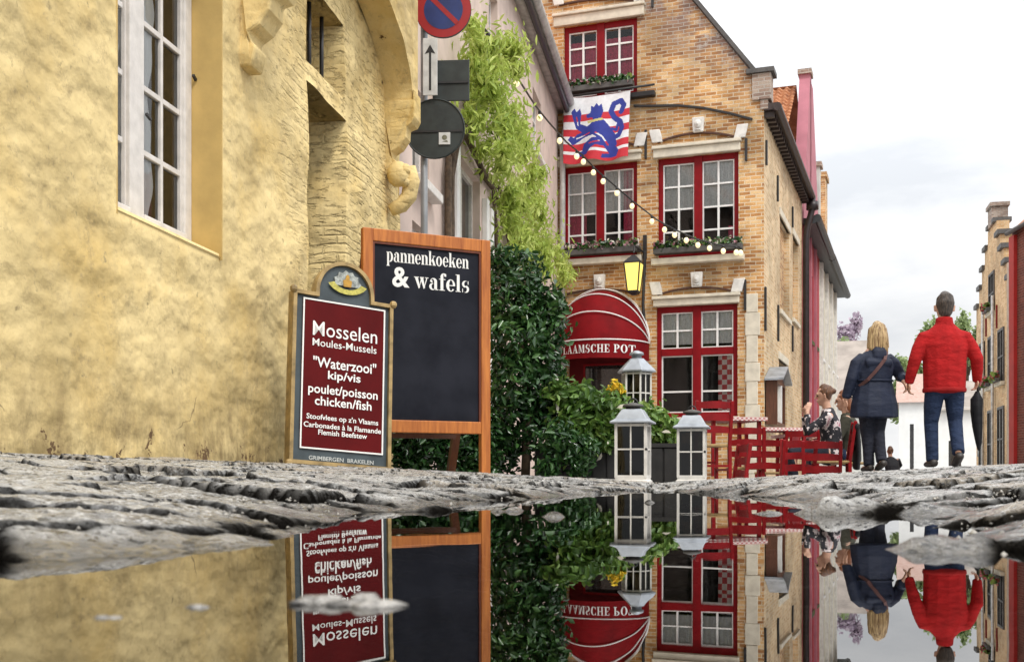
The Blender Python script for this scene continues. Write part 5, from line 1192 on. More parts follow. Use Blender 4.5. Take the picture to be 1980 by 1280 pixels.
gl_ = MB(); gl_.lathe([(.13, zb_), (.20, zt_)], 4, (lc, -.34, 0), rot=math.pi/4)
gm, n_, l_, b_ = newmat('lit yellow lamp glass'); b_.inputs['Base Color'].default_value = (.8, .6, .08, 1); b_.inputs['Emission Color'].default_value = (1, .80, .20, 1); b_.inputs['Emission Strength'].default_value = .8; b_.inputs['Roughness'].default_value = .25
gl_.build('lamp_glass', gm, lp)
fr = MB()
for k in range(4):
    a = math.pi/4+k*math.pi/2; fr.bar((lc+.135*math.cos(a), -.34+.135*math.sin(a), zb_), (lc+.205*math.cos(a), -.34+.205*math.sin(a), zt_), .022, .022)
fr.lathe([(.215, zt_), (.215, zt_+.025), (.12, zt_+.10), (.04, zt_+.16)], 4, (lc, -.34, 0), rot=math.pi/4); fr.lathe([(.05, zb_-.08), (.14, zb_-.03), (.14, zb_)], 4, (lc, -.34, 0), rot=math.pi/4)
fr.build('lamp_frame', m_black, lp)

# ================================================================== FLOWER BOXES
def flower_box(px0, px1, py, label, seed, probs):
    x0, z = bx(px0, py); x1 = bx(px1, py)[0]; L_ = x1-x0
    t = thing('flower_box', label, 'flower box', Bh.w(x0, -.14, z), BA, 'flower boxes on the brick house')
    MB().box(0, L_, -.09, .10, .0, .10).build('trough', m_slate, t, bevel=.008)
    bl = [(L_*(i+.5)/9, -.02, .15, L_/14, .12, .10) for i in range(9)]
    leaf_cloud('flowers', bl, 620, .075, [m_laurel, m_pinkfl, m_whitefl, m_hedgeleaf], t, seed, mis=probs, aspect=.7, shell=.3)
flower_box(1098, 1240, 499, 'window box of mauve and white flowers on the sill under the flag', 21, [.52, .22, .14, .12])
flower_box(1268, 1438, 496, 'window box of pink and cream flowers on the sill above the ground floor window', 22, [.50, .18, .12, .20])
flower_box(1096, 1228, 187, 'narrow window box of dark plants just above the striped flag', 23, [.72, .08, .12, .08])

# ================================================================== STRING OF BULBS
route = [(935, 55, 13), (985, 112, 14.4), (1000, 150, 15), (1035, 205, 16.5), (1062, 238, 17.6), (1095, 275, 18.6), (1128, 302, 19.4), (1152, 328, 19.8), (1180, 352, 20.0), (1222, 388, 20.2), (1270, 425, 20.3), (1300, 442, 20.1), (1345, 462, 20.0), (1390, 474, 19.9), (1432, 478, 19.85)]
sl0 = P(*route[0]); sg_ = thing('string_lights', 'string of warm round bulbs slung from the pink house to the brick house', 'string lights', sl0)
rp_ = [P(*q)-sl0 for q in route]; c_ = MB(); c_.tube(rp_, .014, 6); c_.build('cable', m_black, sg_, True)
bm, n_, l_, b_ = newmat('warm bulb glass'); b_.inputs['Base Color'].default_value = (.85, .75, .5, 1); b_.inputs['Emission Color'].default_value = (1, .80, .42, 1); b_.inputs['Emission Strength'].default_value = .7; b_.inputs['Roughness'].default_value = .2
bulb0 = None
def at_route(t):
    i = min(int(t), len(rp_)-2); return rp_[i].lerp(rp_[i+1], t-i)
for t in (.15, .95, 1.9, 3.3, 4.6, 5.6, 6.0, 6.8, 7.5, 8.3, 9.0, 9.8, 10.5, 11.1, 11.6, 12.1, 12.6, 13.2, 13.8, 14.0):
    p = at_route(t)
    if bulb0 is None:
        m = MB(); m.ball((0, 0, -.10), .045, 12, sc=(1, 1, 1.15)); bulb0 = m.build('bulb', bm, sg_, True); so_ = MB(); so_.lathe([(.022, -.05), (.026, -.005), (.012, .01)], 8); so_.build('socket', m_black, bulb0, True); bulb0.location = p
    else: copy_tree(bulb0, sg_).location = p

# ================================================================== MENU CASE on the side wall
cy0, cy1 = sy(1480, 800)[0], 1.45; cz0, cz1 = bx(1480, 820)[1], bx(1480, 735)[1]
mc = thing('menu_case', 'wooden menu case with a small pitched metal roof on the tan brick side wall', 'menu case', Bh.w(XR+.02, .12, cz0), BA); ch_ = cz1-cz0
b_ = MB(); b_.box(0, .20, 0, .05, 0, ch_); b_.box(0, .20, 1.20, 1.25, 0, ch_); b_.box(0, .20, .05, 1.20, 0, .05); b_.box(0, .20, .05, 1.20, ch_-.05, ch_); b_.box(0, .03, .05, 1.20, .05, ch_-.05); b_.build('case', wood_mat('dark case wood', (.06, .022, .012), (.14, .05, .025)), mc)
MB().box(.032, .05, .1, .62, .1, ch_-.1).build('menu_sheet', M('cream menu paper', (.72, .66, .50), .7, .1, 9, 0), mc); MB().box(.032, .052, .68, 1.14, .1, ch_-.1).build('menu_sheet', M('brown menu board', (.50, .33, .14), .7, .2, 5, 0), mc)
MB().box(.05, .21, .60, .66, .05, ch_-.05).build('mullion', m_whitetrim, mc)
r_ = MB(); Yp = ((-.12, 0), (.62, .26), (1.37, 0), (1.37, .035), (.62, .30), (-.12, .035))
r_.add([(-.01, y, ch_+z) for y, z in Yp]+[(.32, y, ch_+z) for y, z in Yp], [(5, 4, 3, 2, 1, 0), (6, 7, 8, 9, 10, 11)]+[(k, (k+1) % 6, (k+1) % 6+6, k+6) for k in range(6)]); r_.build('case_roof', m_lroof, mc)
g_ = MB(); g_.add([(.19, 0, ch_), (.19, 1.25, ch_), (.19, .62, ch_+.24)], [(0, 1, 2)]); g_.build('case_gable', bpy.data.materials['dark case wood'], mc)

# ================================================================== RED CHAIRS AND TABLES
def make_chair(loc, rz, label):
    t = thing('cafe_chair', label, 'chair', loc, rz, 'red chairs on the terrace')
    def part(name, f, mat=m_redchair, **k): m = MB(); f(m); return m.build(name, mat, t, **k)
    for s in (-1, 1):
        part('leg', lambda m: m.bar((s*.185, .20, 0), (s*.185, .20, .46), .038, .038), bevel=.004)
        part('leg', lambda m: (m.bar((s*.19, -.20, 0), (s*.19, -.19, .46), .038, .04), m.bar((s*.19, -.19, .46), (s*.195, -.255, .93), .036, .036)), bevel=.004)
        part('stretcher', lambda m: m.bar((s*.187, -.19, .20), (s*.187, .19, .20), .024, .024))
    part('seat', lambda m: m.box(-.21, .21, -.19, .225, .445, .475), M('straw chair seat', (.42, .28, .12), .8, .2, 30, .4, 90) if 'straw chair seat' not in bpy.data.materials else bpy.data.materials['straw chair seat'], bevel=.01)
    part('stretcher', lambda m: m.bar((-.17, .2, .28), (.17, .2, .28), .024, .024)); part('stretcher', lambda m: m.bar((-.17, -.2, .24), (.17, -.2, .24), .024, .024))
    for z, y in ((.62, -.213), (.75, -.231), (.88, -.249)):
        def slat(m):
            n = 8; vs = [(-.18+.36*k/n, y-.035*math.sin(math.pi*k/n)+d, zz+(.012*math.sin(math.pi*k/n) if zz > z else 0)) for d in (-.009, .009) for zz in (z-.032, z+.034) for k in range(n+1)]; q = n+1
            m.add(vs, [(k, k+1, q+k+1, q+k) for k in range(n)]+[(2*q+k, 3*q+k, 3*q+k+1, 2*q+k+1) for k in range(n)]+[(q+k, q+k+1, 3*q+k+1, 3*q+k) for k in range(n)]+[(k, 2*q+k, 2*q+k+1, k+1) for k in range(n)])
        part('back_slat', slat, smooth=False)
    return t
ch0 = None
def chair_at(px, top_py, Y, rz, label):
    global ch0
    p = P(px, top_py, Y); z = p.z-.94
    if ch0 is None: ch0 = make_chair((p.x, Y, z), R(rz), label); return ch0
    c_ = copy_tree(ch0); c_.location = (p.x, Y, z); c_.rotation_euler = (0, 0, R(rz)); c_['label'] = label; return c_
chair_at(1366, 776, 12.2, 10, 'red ladder back chair right behind the candle lantern, tallest in view')
chair_at(1441, 826, 13.2, -8, 'red ladder back chair with its back to us, in the middle of the terrace')
chair_at(1392, 856, 11.4, 96, 'red chair seen sideways between the candle lantern and the middle chair')
chair_at(1500, 843, 14.6, 62, 'red chair turned half sideways just right of the middle chair')
chair_at(1546, 832, 14.2, -6, 'red chair with its back to us left of the seated woman')
chair_at(1588, 852, 12.3, -14, 'red chair in front of the seated woman, nearest the blonde woman')
chair_at(1478, 846, 12.7, 168, 'red chair turned to face us under the menu case')
chair_at(1526, 850, 12.6, 14, 'red chair with its back to us, nearest to us left of the seated woman')
def make_table(loc, rz, label, sx=.36):
    t = thing('cafe_table', label, 'table', loc, rz, 'red tables on the terrace')
    MB().box(-sx, sx, -.36, .36, .71, .74).build('table_top', m_redchair, t, bevel=.005)
    for i in (-1, 1):
        for j in (-1, 1): MB().bar((i*(sx-.05), j*.31, 0), (i*(sx-.05), j*.31, .71), .045, .045).build('leg', m_redchair, t)
    return t
m_check = check_mat('fine red check tablecloth', (.50, .20, .20), (.72, .62, .58), .03)
tb0 = None
for px, py, Y, rz, l1, l2 in ((1405, 806, 14.6, 12, 'red table behind the tallest red chair', 'red and white checked cloth on the table nearest the brick corner'), (1498, 826, 16.6, 12, 'red table under the menu case', 'red and white checked cloth on the table under the menu case'), (1556, 838, 16.8, 6, 'red table in front of the seated woman', 'red and white checked cloth on the table where the woman sits')):
    p = P(px, py, Y); z = p.z-.77
    if tb0 is None: tb0 = make_table((p.x, Y, z), R(rz), l1); o = tb0
    else: o = copy_tree(tb0); o.location = (p.x, Y, z); o.rotation_euler = (0, 0, R(rz)); o['label'] = l1
    m = MB(); m.box(-.39, .39, -.39, .39, .745, .752)
    for q in ((-.39, .39, -.392, -.39), (-.39, .39, .39, .392)): m.box(*q, .705, .745)
    m.box(-.392, -.39, -.39, .39, .705, .745); m.box(.39, .392, -.39, .39, .705, .745)
    tag(m.build('tablecloth', m_check, None, loc=(p.x, Y, z), rz=R(rz)), l2, 'tablecloth', 'checked tablecloths')

# ================================================================== FAR TREES
def tree(px, py_top, px_w, Y, mat, label, seed, group='trees beyond the street'):
    p = P(px, 922, Y); topz = (HY-py_top)/F*Y+CZ; w_ = px_w/F*Y; gz = -1.7
    t = thing('tree', label, 'tree', (p.x, Y, gz), 0, group); h = topz-gz
    tr = MB(); tr.tube([(0, 0, 0), (.1, 0, h*.3), (-.1, .1, h*.55), (.1, 0, h*.8)], [.35, .28, .18, .06], 8)
    rr = random.Random(seed)
    for k in range(5): a = k*1.3; tr.tube([(0, 0, h*(.35+.07*k)), (w_*.35*math.cos(a), w_*.35*math.sin(a), h*(.55+.07*k))], [.14, .04], 6)
    tr.build('trunk', m_bark, t, True)
    bl = [(rr.uniform(-.36, .36)*w_, rr.uniform(-.35, .35)*w_, h*(.52+.40*rr.random()), w_*rr.uniform(.12, .24), w_*.2, h*rr.uniform(.05, .11)) for _ in range(15)]
    leaf_cloud('crown', bl, 2600, .42, mat, t, seed, aspect=.6, shell=.2)
tree(1640, 594, 62, 92, m_mauve, 'mauve flowering tree showing above the grey beige far house', 31)
tree(1645, 622, 84, 84, m_fargreen, 'pale green tree left of the blonde woman behind the far roofs', 32)
tree(1748, 668, 70, 96, m_fargreen, 'low green tree far away in the gap between the couple', 33)
tree(1795, 610, 60, 105, m_fargreen, 'pale green tree behind the shoulder of the man in red', 34)
tree(1872, 586, 70, 98, m_fargreen, 'green tree between the man in red and the stepped gable', 35)

# ================================================================== PEBBLES IN THE PUDDLE
m_peb = M('wet pebble', (.42, .40, .37), .2, .42, 160, .8, 400)
rp2 = random.Random(9)
for px, py, Y, s, lab in ((700, 1168, .352, .0065, 'speckled pebble poking out of the puddle in front of the menu board reflection'), (610, 1168, .356, .0055, 'darker flat pebble beside the speckled pebble in the puddle'), (380, 1172, .346, .0022, 'tiny pebble alone in the puddle in front of the yellow wall'), (213, 1192, .321, .0026, 'small pale pebble nearest the left edge of the puddle')):
    p = P(px, py, Y); m = MB(); n = 28; vs = []
    for i in range(15):
        t = math.pi*i/14
        for k in range(n):
            a = 2*math.pi*k/n; dx, dy, dz = math.sin(t)*math.cos(a), math.sin(t)*math.sin(a), -math.cos(t)
            r = s*(1+.9*float(fbm(dx*1.6+px, dz*1.6+dy*1.3, 3, 3))); vs.append((r*1.75*dx, r*dy, r*.60*dz))
    m.add(vs, [(i*n+k, i*n+(k+1) % n, (i+1)*n+(k+1) % n, (i+1)*n+k) for i in range(14) for k in range(n)])
    tag(m.build('pebble', m_peb, None, True, loc=(p.x, p.y, -.0008)), lab, 'pebble', 'pebbles in the puddle')

for i_, fbx in enumerate(GBOX):
    leaf_cloud('flowers', [(.2+.2*k, -.08, .18, .14, .12, .14) for k in range(4)], 160, .16, [m_hedgeleaf, leaf_mat('red petals', (.35, .02, .04), (.5, .05, .08), (.6, .2, .2))], fbx, 60+i_, mis=[.6, .4], aspect=.7, shell=.3)
# ================================================================== GRIT washed along the banks
g = np.random.default_rng(77); n = 2600
Yg = .34*np.exp(g.random(n)*2.1); Xg = .133*Yg+np.where(g.random(n) < .55, -1, 1)*(.05+.42*g.random(n))+.02
zz = ground_z(Xg, Yg); keep = (zz < .022) & (zz > -.005); Xg, Yg, zz = Xg[keep], Yg[keep], zz[keep]; n = len(Xg)
sz = (.0012+.0028*g.random(n)**2.5); base = np.array([(1, 0, 0), (-.5, .87, 0), (-.5, -.87, 0), (0, 0, .8), (0, 0, -.8)])
V = base[None]*sz[:, None, None]*(.6+.8*g.random((n, 5, 1))); V = V+np.stack([Xg, Yg, zz+.0+np.where(zz > .004, .004, 0)+sz*.1], -1)[:, None]
i = np.arange(n)[:, None, None]*5; tri = np.array([(0, 1, 3), (1, 2, 3), (2, 0, 3), (1, 0, 4), (2, 1, 4), (0, 2, 4)])
gro = np_mesh('grit', V.reshape(-1, 3), (i+tri[None]).reshape(-1, 3), M('wet grit', (.40, .37, .32), .3, .45, 90, 0), None, False)
tag(gro, 'loose grit and small stones washed along the edges of the puddle', 'grit', kind='stuff')

# ================================================================== PEOPLE
def fuse(name, chains, voxel, mat, parent, smooth=2):
    """grow one continuous skin over overlapping tapered limbs; chain = [(x,y,z,rx,ry)...] with optional side axis"""
    m = MB()
    for ch in chains:
        pts = [c[:3] for c in ch['p']]; rx = [c[3] for c in ch['p']]; ry = [c[4] if len(c) > 4 else c[3] for c in ch['p']]
        p0, p1 = Vector(pts[0]), Vector(pts[-1]); d0 = (p0-Vector(pts[1])).normalized(); d1 = (p1-Vector(pts[-2])).normalized()
        a0, a1 = min(rx[0], ry[0]), min(rx[-1], ry[-1])
        E = [(math.cos(t), math.sin(t)) for t in (R(75), R(45))]
        pts = [p0+d0*a0*s*ch.get('cap', .8) for c, s in E]+pts+[p1+d1*a1*s*ch.get('cap', .8) for c, s in E[::-1]]
        rx = [rx[0]*c for c, s in E]+rx+[rx[-1]*c for c, s in E[::-1]]; ry = [ry[0]*c for c, s in E]+ry+[ry[-1]*c for c, s in E[::-1]]
        m.tube(pts, rx, ch.get('n', 12), 0, ry, ch.get('side'))
    o = m.build(name, mat)
    r = o.modifiers.new('r', 'REMESH'); r.mode = 'VOXEL'; r.voxel_size = voxel
    if smooth: s = o.modifiers.new('s', 'SMOOTH'); s.factor = .5; s.iterations = smooth
    dg = bpy.context.evaluated_depsgraph_get(); dg.update()
    me = bpy.data.meshes.new_from_object(o.evaluated_get(dg)); me.name = name
    old = o.data; o.modifiers.clear(); o.data = me; bpy.data.meshes.remove(old)
    if not me.materials: me.materials.append(mat)
    me.polygons.foreach_set('use_smooth', [True]*len(me.polygons)); o.name = name
    if parent: o.parent = parent
    return o
X3 = (1, 0, 0)
def L(*p, **k): return dict(p=list(p), **k)
def hand(w_, d, n_, s, curl=.5, k=1.0):
    """palm, four bent fingers of unequal length and a thumb; w_ wrist, d along the hand, n_ out of the back, s towards the thumb"""
    w_, d, n_ = Vector(w_), Vector(d).normalized(), Vector(n_).normalized(); t = d.cross(n_).normalized()*s
    pl = w_+d*.085*k
    out = [L((*w_, .024*k, .018*k), (*(w_+d*.045*k), .036*k, .015*k), (*pl, .038*k, .013*k), side=t)]
    for i, (off, ln) in enumerate(((.030, .068), (.010, .078), (-.010, .072), (-.029, .056))):
        b = pl+t*off*k; c1 = b+(d*math.cos(curl*.5)-n_*math.sin(curl*.5))*ln*.5*k; c2 = c1+(d*math.cos(curl*1.5)-n_*math.sin(curl*1.5))*ln*.5*k
        out.append(L((*(b-d*.02*k), .0092*k), (*c1, .0085*k), (*c2, .0072*k), n=8))
    b = w_+d*.025*k+t*.028*k; c1 = b+(d*.7+t*.7)*.032*k; c2 = c1+(d*.95-n_*.2+t*.1)*.032*k
    out.append(L((*b, .012*k), (*c1, .0105*k), (*c2, .0085*k), n=8))
    return out
def head(c, s=1.0, yaw=0.0, pitch=0.0):
    """skull, jaw, nose, ears and brow; looks along +y turned by yaw"""
    f = Vector((-math.sin(yaw), math.cos(yaw), pitch)).normalized(); r = f.cross(Vector((0, 0, 1))).normalized(); u = r.cross(f); c = Vector(c)
    q = lambda a, b, e: tuple(c+r*a*s+f*b*s+u*e*s)
    ch = [L((*q(0, -.01, -.045), .066*s, .080*s), (*q(0, -.008, .02), .076*s, .094*s), (*q(0, -.012, .075), .060*s, .078*s), side=r),
          L((*q(0, .03, -.055), .055*s, .05*s), (*q(0, .04, -.095), .036*s, .034*s), side=r),
          L((*q(0, .088, .01), .011*s), (*q(0, .105, -.028), .014*s), n=8), L((*q(-.03, .082, .025), .014*s), (*q(.03, .082, .025), .014*s), n=8), L((*q(-.018, .085, -.062), .009*s), (*q(.018, .085, -.062), .009*s), n=8)]
    for sg in (-1, 1): ch.append(L((*q(sg*.078, -.005, .018), .010*s, .02*s), (*q(sg*.080, -.008, -.03), .008*s, .013*s), side=f, n=8))
    return ch, q
m_skin = M('skin', (.56, .32, .22), .55, .06, 12, .08, 80)
def eyes(q, parent, mat):
    m = MB()
    for sg in (-1, 1): m.ball(q(sg*.031, .079, .004), .0115, 8)
    # both eyes are one small mesh each
    for sg in (-1, 1): e = MB(); e.ball(q(sg*.030, .076, .004), .0095, 8); e.build('eye', mat, parent, True)
m_eye = M('dark eyes', (.03, .02, .015), .2, .1, 9, 0)
def fabric(name, col, rough=.85, fine=160, wr=.28):
    m, n, l, b = newmat(name); o = objco(n, l)
    f = noise(n, l, o, 9, 5, .6); l.new(ramp(n, l, f, [(.3, tuple(c*.72 for c in col)), (.65, col)]), b.inputs['Base Color']); b.inputs['Roughness'].default_value = rough; b.inputs['Specular IOR Level'].default_value = .25
    mp_ = n.new('ShaderNodeMapping'); mp_.inputs['Scale'].default_value = (1, 1, 2.2); l.new(o, mp_.inputs[0])
    n1 = bump(n, l, noise(n, l, mp_.outputs[0], 7, 4, .55), wr, .05); l.new(bump(n, l, noise(n, l, o, fine, 2), .2, .003, n1), b.inputs['Normal']); return m
m_redjk = fabric('red fleece', (.40, .011, .012), .9, 160, .5); m_jean = fabric('blue denim', (.018, .032, .075), .8, 200, .8); m_djean = fabric('dark jeans', (.018, .020, .032), .8, 200, .7)
m_navy = fabric('navy coat cloth', (.016, .022, .045), .6); m_shoe = M('dark leather', (.03, .022, .018), .45, .2, 14, .15, 80)
m_olive = fabric('olive jacket cloth', (.06, .058, .042)); m_blk = fabric('black jacket cloth', (.014, .014, .017), .7)
def hairmat(name, c0, c1, sc=(60, 60, 4)):
    m, n, l, b = newmat(name); mp_ = n.new('ShaderNodeMapping'); mp_.inputs['Scale'].default_value = sc; l.new(objco(n, l), mp_.inputs[0]); f = noise(n, l, mp_.outputs[0], 1.2, 4, .6)
    l.new(ramp(n, l, f, [(.35, c0), (.65, c1)]), b.inputs['Base Color']); b.inputs['Roughness'].default_value = .5; l.new(bump(n, l, f, .9, .012), b.inputs['Normal']); return m

# ---- the man in red, walking away
gm_ = P(1826, 905, 11.5); MZ = GZ(gm_.x, 11.5)
man = thing('person', 'man seen from behind in a red fleece and blue jeans carrying a folded umbrella', 'person', (gm_.x, 11.5, MZ+.004), R(-4))
dz_ = (gm_.z-MZ)
hc = (0.005, .02, 1.635); hch, q = head(hc, 1.13, -.05)
body = hch+[L((0, 0, 1.40, .07, .06), (0, .005, 1.50, .062, .06), (0, .012, 1.57, .060, .062), side=X3),
  L((0, 0, .86, .16, .11), (0, 0, 1.05, .155, .10), (0, -.005, 1.28, .19, .11), (0, 0, 1.42, .13, .08), side=X3),
  L((-.18, 0, 1.34, .05), (-.300, -.025, 1.10, .042), (-.343, .04, .88, .030)), L((.18, 0, 1.34, .05), (.285, -.03, 1.14, .042), (.335, .05, .92, .030)),
  L((-.095, 0, .88, .08), (-.115, .05, .48, .055), (-.12, .0, .12, .042)), L((.10, 0, .88, .08), (.115, .03, .48, .055), (.075, -.20, .17, .042)),
  L((-.12, -.03, .06, .04), (-.125, .14, .04, .035)), L((.075, -.22, .11, .04), (.08, -.09, .05, .034))]
body += hand((-.343, .04, .885), (-.05, .12, -1), (-1, 0, .05), -1, .9)+hand((.335, .05, .92), (.05, .10, -1), (1, 0, .05), 1, 1.0)
fuse('body', body, .0075, m_skin, man)
eyes(q, man, m_eye)
fuse('hair', [L((*q(0, -.045, -.055), .068, .052), (*q(0, -.035, .03), .094, .086), (*q(0, -.018, .085), .083, .094), (*q(0, -.0, .105), .055, .068), side=X3)], .008, hairmat('short dark brown hair', (.016, .012, .010), (.09, .065, .05)), man, 1)
fuse('fleece_jacket', [L((0, 0, .775, .213, .15), (0, -.005, .90, .216, .15), (0, -.01, 1.08, .220, .142), (0, -.01, 1.24, .232, .142), (0, -.004, 1.34, .222, .125), (0, 0, 1.40, .165, .105), (0, .005, 1.46, .100, .085), side=X3, cap=.15),
  L((0, 0, 1.42, .10, .085), (0, .006, 1.53, .083, .08), side=X3, cap=.1),
  L((-.13, 0, 1.345, .07, .075), (-.205, -.005, 1.325, .074), (-.258, -.015, 1.22, .071), (-.300, -.025, 1.10, .066), (-.325, .0, .99, .058), (-.342, .04, .875, .047), cap=.3),
  L((.13, 0, 1.345, .07, .075), (.205, -.005, 1.325, .074), (.265, -.015, 1.22, .071), (.312, -.03, 1.11, .066), (.330, .01, 1.0, .058), (.344, .055, .89, .047), cap=.3)], .0095, m_redjk, man, 2)
hb_ = MB(); hb_.tube([(.209*math.cos(t), .147*math.sin(t), .792) for t in [2*math.pi*k/28 for k in range(29)]], .024, 8, ry=.009, side=(0, 0, 1)); hb_.build('hem_band', fabric('dark red ribbing', (.30, .010, .010)), man, True)
jn = fuse('jeans', [L((0, 0, .88, .160, .105), (0, -.005, .80, .178, .118), side=X3), L((-.09, -.005, .82, .105, .115), (-.108, .03, .62, .090, .095), (-.118, .05, .46, .072, .075), (-.12, .02, .28, .066, .07), (-.12, .0, .075, .062, .068), side=X3, cap=.15),
  L((.095, -.005, .82, .105, .115), (.112, .03, .62, .090, .095), (.118, .03, .47, .072, .075), (.098, -.08, .31, .066, .07), (.078, -.195, .15, .062, .068), side=X3, cap=.15)], .009, m_jean, man, 2)
for pts in ([(-.12, -.06, .05, .044, .042), (-.122, .03, .045, .046, .04), (-.126, .15, .035, .042, .03)], [(.074, -.25, .12, .044, .042), (.077, -.17, .075, .046, .04), (.082, -.07, .035, .042, .03)]):
    fuse('shoe', [L(*pts, side=X3, cap=.6)], .008, m_shoe, man, 1)
# folded umbrella in his right hand
Mw = Matrix.Translation(man.location) @ Matrix.Rotation(R(-4), 4, 'Z')
up = Mw @ Vector((.355, .065, .835)); um = thing('folded_umbrella', 'dark folded umbrella hanging from the right hand of the man in red', 'umbrella', up)
MB().tube([(0, 0, .06), (0, 0, -.05)], .014, 8).build('handle', m_shoe, um, True)
cn = MB(); n = 14; vs = []
for i, (r, z) in enumerate(((.016, -.05), (.030, -.09), (.052, -.13), (.050, -.26), (.042, -.42), (.026, -.58), (.010, -.66))):
    for k in range(n): a = 2*math.pi*k/n; rr_ = r*(1+.22*math.cos(7*a)); vs.append((rr_*math.cos(a)+.012*math.sin(z*7), rr_*math.sin(a), z))
cn.add(vs, [(i*n+k, i*n+(k+1) % n, (i+1)*n+(k+1) % n, (i+1)*n+k) for i in range(6) for k in range(n)]); cn.build('folded_canopy', m_blk, um, True)
MB().tube([(0, 0, -.65), (0, 0, -.72)], .006, 6).build('tip', m_pole, um, True)

# ---- the woman in navy, holding his hand
gw = P(1690, 912, 11.75); WZ = GZ(gw.x, 11.75)
wo_ = thing('person', 'blonde woman seen from behind in a navy coat, hand in hand with another walker', 'person', (gw.x, 11.75, WZ+.004), R(6)); k_ = 1.0
hch, q = head((.035, .02, 1.43), .97, .12)
lh = Mw @ Vector((-.350, .055, .815)); lh = Matrix.Rotation(R(-6), 3, 'Z') @ (lh-Vector(wo_.location))   # his left hand in her own axes
rw = lh+Vector((-.045, .0, .075))
body = hch+[L((.02, 0, 1.24, .06, .055), (.03, .01, 1.32, .050, .05), (.035, .015, 1.38, .048, .05), side=X3), L((0, 0, .80, .16, .11), (0, 0, .96, .125, .09), (.01, 0, 1.16, .155, .10), (.015, 0, 1.26, .11, .07), side=X3),
  L((-.14, 0, 1.19, .045), (-.25, -.02, .97, .036), (-.292, .03, .76, .026)), L((.15, 0, 1.19, .045), (.265, -.02, 1.01, .036), (*rw, .026)),
  L((-.08, 0, .82, .08), (-.06, .04, .44, .052), (-.055, .0, .11, .038)), L((.08, 0, .82, .08), (.055, .02, .44, .052), (.02, -.14, .13, .038)), L((-.055, -.03, .05, .034), (-.06, .12, .035, .03)), L((.02, -.16, .09, .034), (.025, -.03, .045, .03))]
body += hand((-.292, .03, .76), (-.08, .1, -1), (-1, 0, .1), -1, .6, .92)+hand(rw, (lh-rw)+Vector((0, 0, -.03)), (.9, -.3, .2), 1, .9, .92)
fuse('body', body, .0075, m_skin, wo_); eyes(q, wo_, m_eye)
m_blonde = hairmat('blonde hair', (.13, .06, .02), (.64, .46, .23), (62, 62, 3))
lob = [L((*q(0, -.03, .03), .090, .095), (*q(0, -.02, .085), .080, .09), (*q(0, -.005, .108), .05, .06), side=X3)]
rr_ = random.Random(8)
for a in range(9):
    t = R(-115+a*28.7+90+180-90); x, y = .082*math.cos(R(180+a*22.5)), .09*math.sin(R(180+a*22.5))
    e = -.155-.075*rr_.random(); lob.append(L((*q(x*.85, y*.9-.01, .06), .032), (*q(x*1.02, y-.015, -.04), .034), (*q(x*1.15+.012*rr_.uniform(-1, 1), y-.012, e*.72), .027), (*q(x*1.12+.012*rr_.uniform(-1, 1), y*.95, e), .009), n=8))
fuse('hair', lob, .0075, m_blonde, wo_, 1)
fuse('coat', [L((0, .0, .575, .262, .18), (0, -.005, .70, .252, .172), (0, -.005, .84, .218, .145), (.0, -.003, .95, .190, .125), (.008, -.005, 1.10, .200, .13), (.012, 0, 1.19, .185, .11), (.02, .005, 1.27, .088, .078), side=X3, cap=.1),
  L((-.12, 0, 1.185, .068), (-.195, -.008, 1.13, .066), (-.252, -.02, .97, .060), (-.292, .03, .78, .047), cap=.3), L((.14, 0, 1.185, .068), (.215, -.008, 1.13, .066), (.285, -.02, .99, .060), (*(rw+Vector((-.012, 0, .03))), .043), cap=.3),
  L((-.02, -.08, 1.205, .10, .05), (.06, -.08, 1.205, .10, .05), side=(0, 0, 1)), L((-.115, -.105, 1.13, .045, .03), (.13, -.105, 1.13, .045, .03), side=(0, 0, 1))], .0095, m_navy, wo_, 2)
hs_ = MB()
for i_ in range(70):
    a = R(170+200*rr_.random()); x, y = .080*math.cos(a), .092*math.sin(a); e = -.135-.11*rr_.random(); w2 = .010+.006*rr_.random(); fl = 1.08+.22*rr_.random()
    hs_.tube([q(x*.55, y*.55-.01, .100), q(x*1.06, y*1.05-.012, .05), q(x*1.10, y*1.10-.014, -.03), q(x*fl+.012*rr_.uniform(-1, 1), y*fl-.010, e*.7), q(x*(fl+.08)+.015*rr_.uniform(-1, 1), y*fl, e)], [w2*.6, w2, w2, w2*.8, .002], 6)
hs_.build('hair_strands', m_blonde, wo_, True)
sp_ = MB(); pts = [(.10, -.085, 1.25), (.05, -.148, 1.16), (-.04, -.154, 1.05), (-.125, -.130, .95), (-.185, -.06, .89)]
for a_, b_ in zip(pts[:-1], pts[1:]): sp_.bar(a_, b_, .034, .008, ref=(0, -1, 0))
sp_.build('bag_strap', M('brown strap leather', (.10, .035, .03), .5, .2, 20, .1), wo_)
bt = MB(); bt.tube([(.190*math.cos(t)*1.02, .126*math.sin(t)*1.02-.004, .95) for t in [2*math.pi*k/24 for k in range(25)]], .012, 6); bt.build('coat_belt', m_navy, wo_, True)
fuse('trousers', [L((0, 0, .78, .165, .12), (0, 0, .70, .17, .125), side=X3), L((-.075, 0, .74, .095, .105), (-.065, .03, .56, .082, .088), (-.06, .04, .42, .066, .07), (-.055, .02, .26, .058, .062), (-.055, 0, .07, .055, .06), side=X3, cap=.15), L((.08, 0, .74, .095, .105), (.068, .03, .56, .082, .088), (.055, .02, .42, .066, .07), (.035, -.06, .27, .058, .062), (.02, -.14, .11, .055, .06), side=X3, cap=.15)], .009, m_djean, wo_, 2)
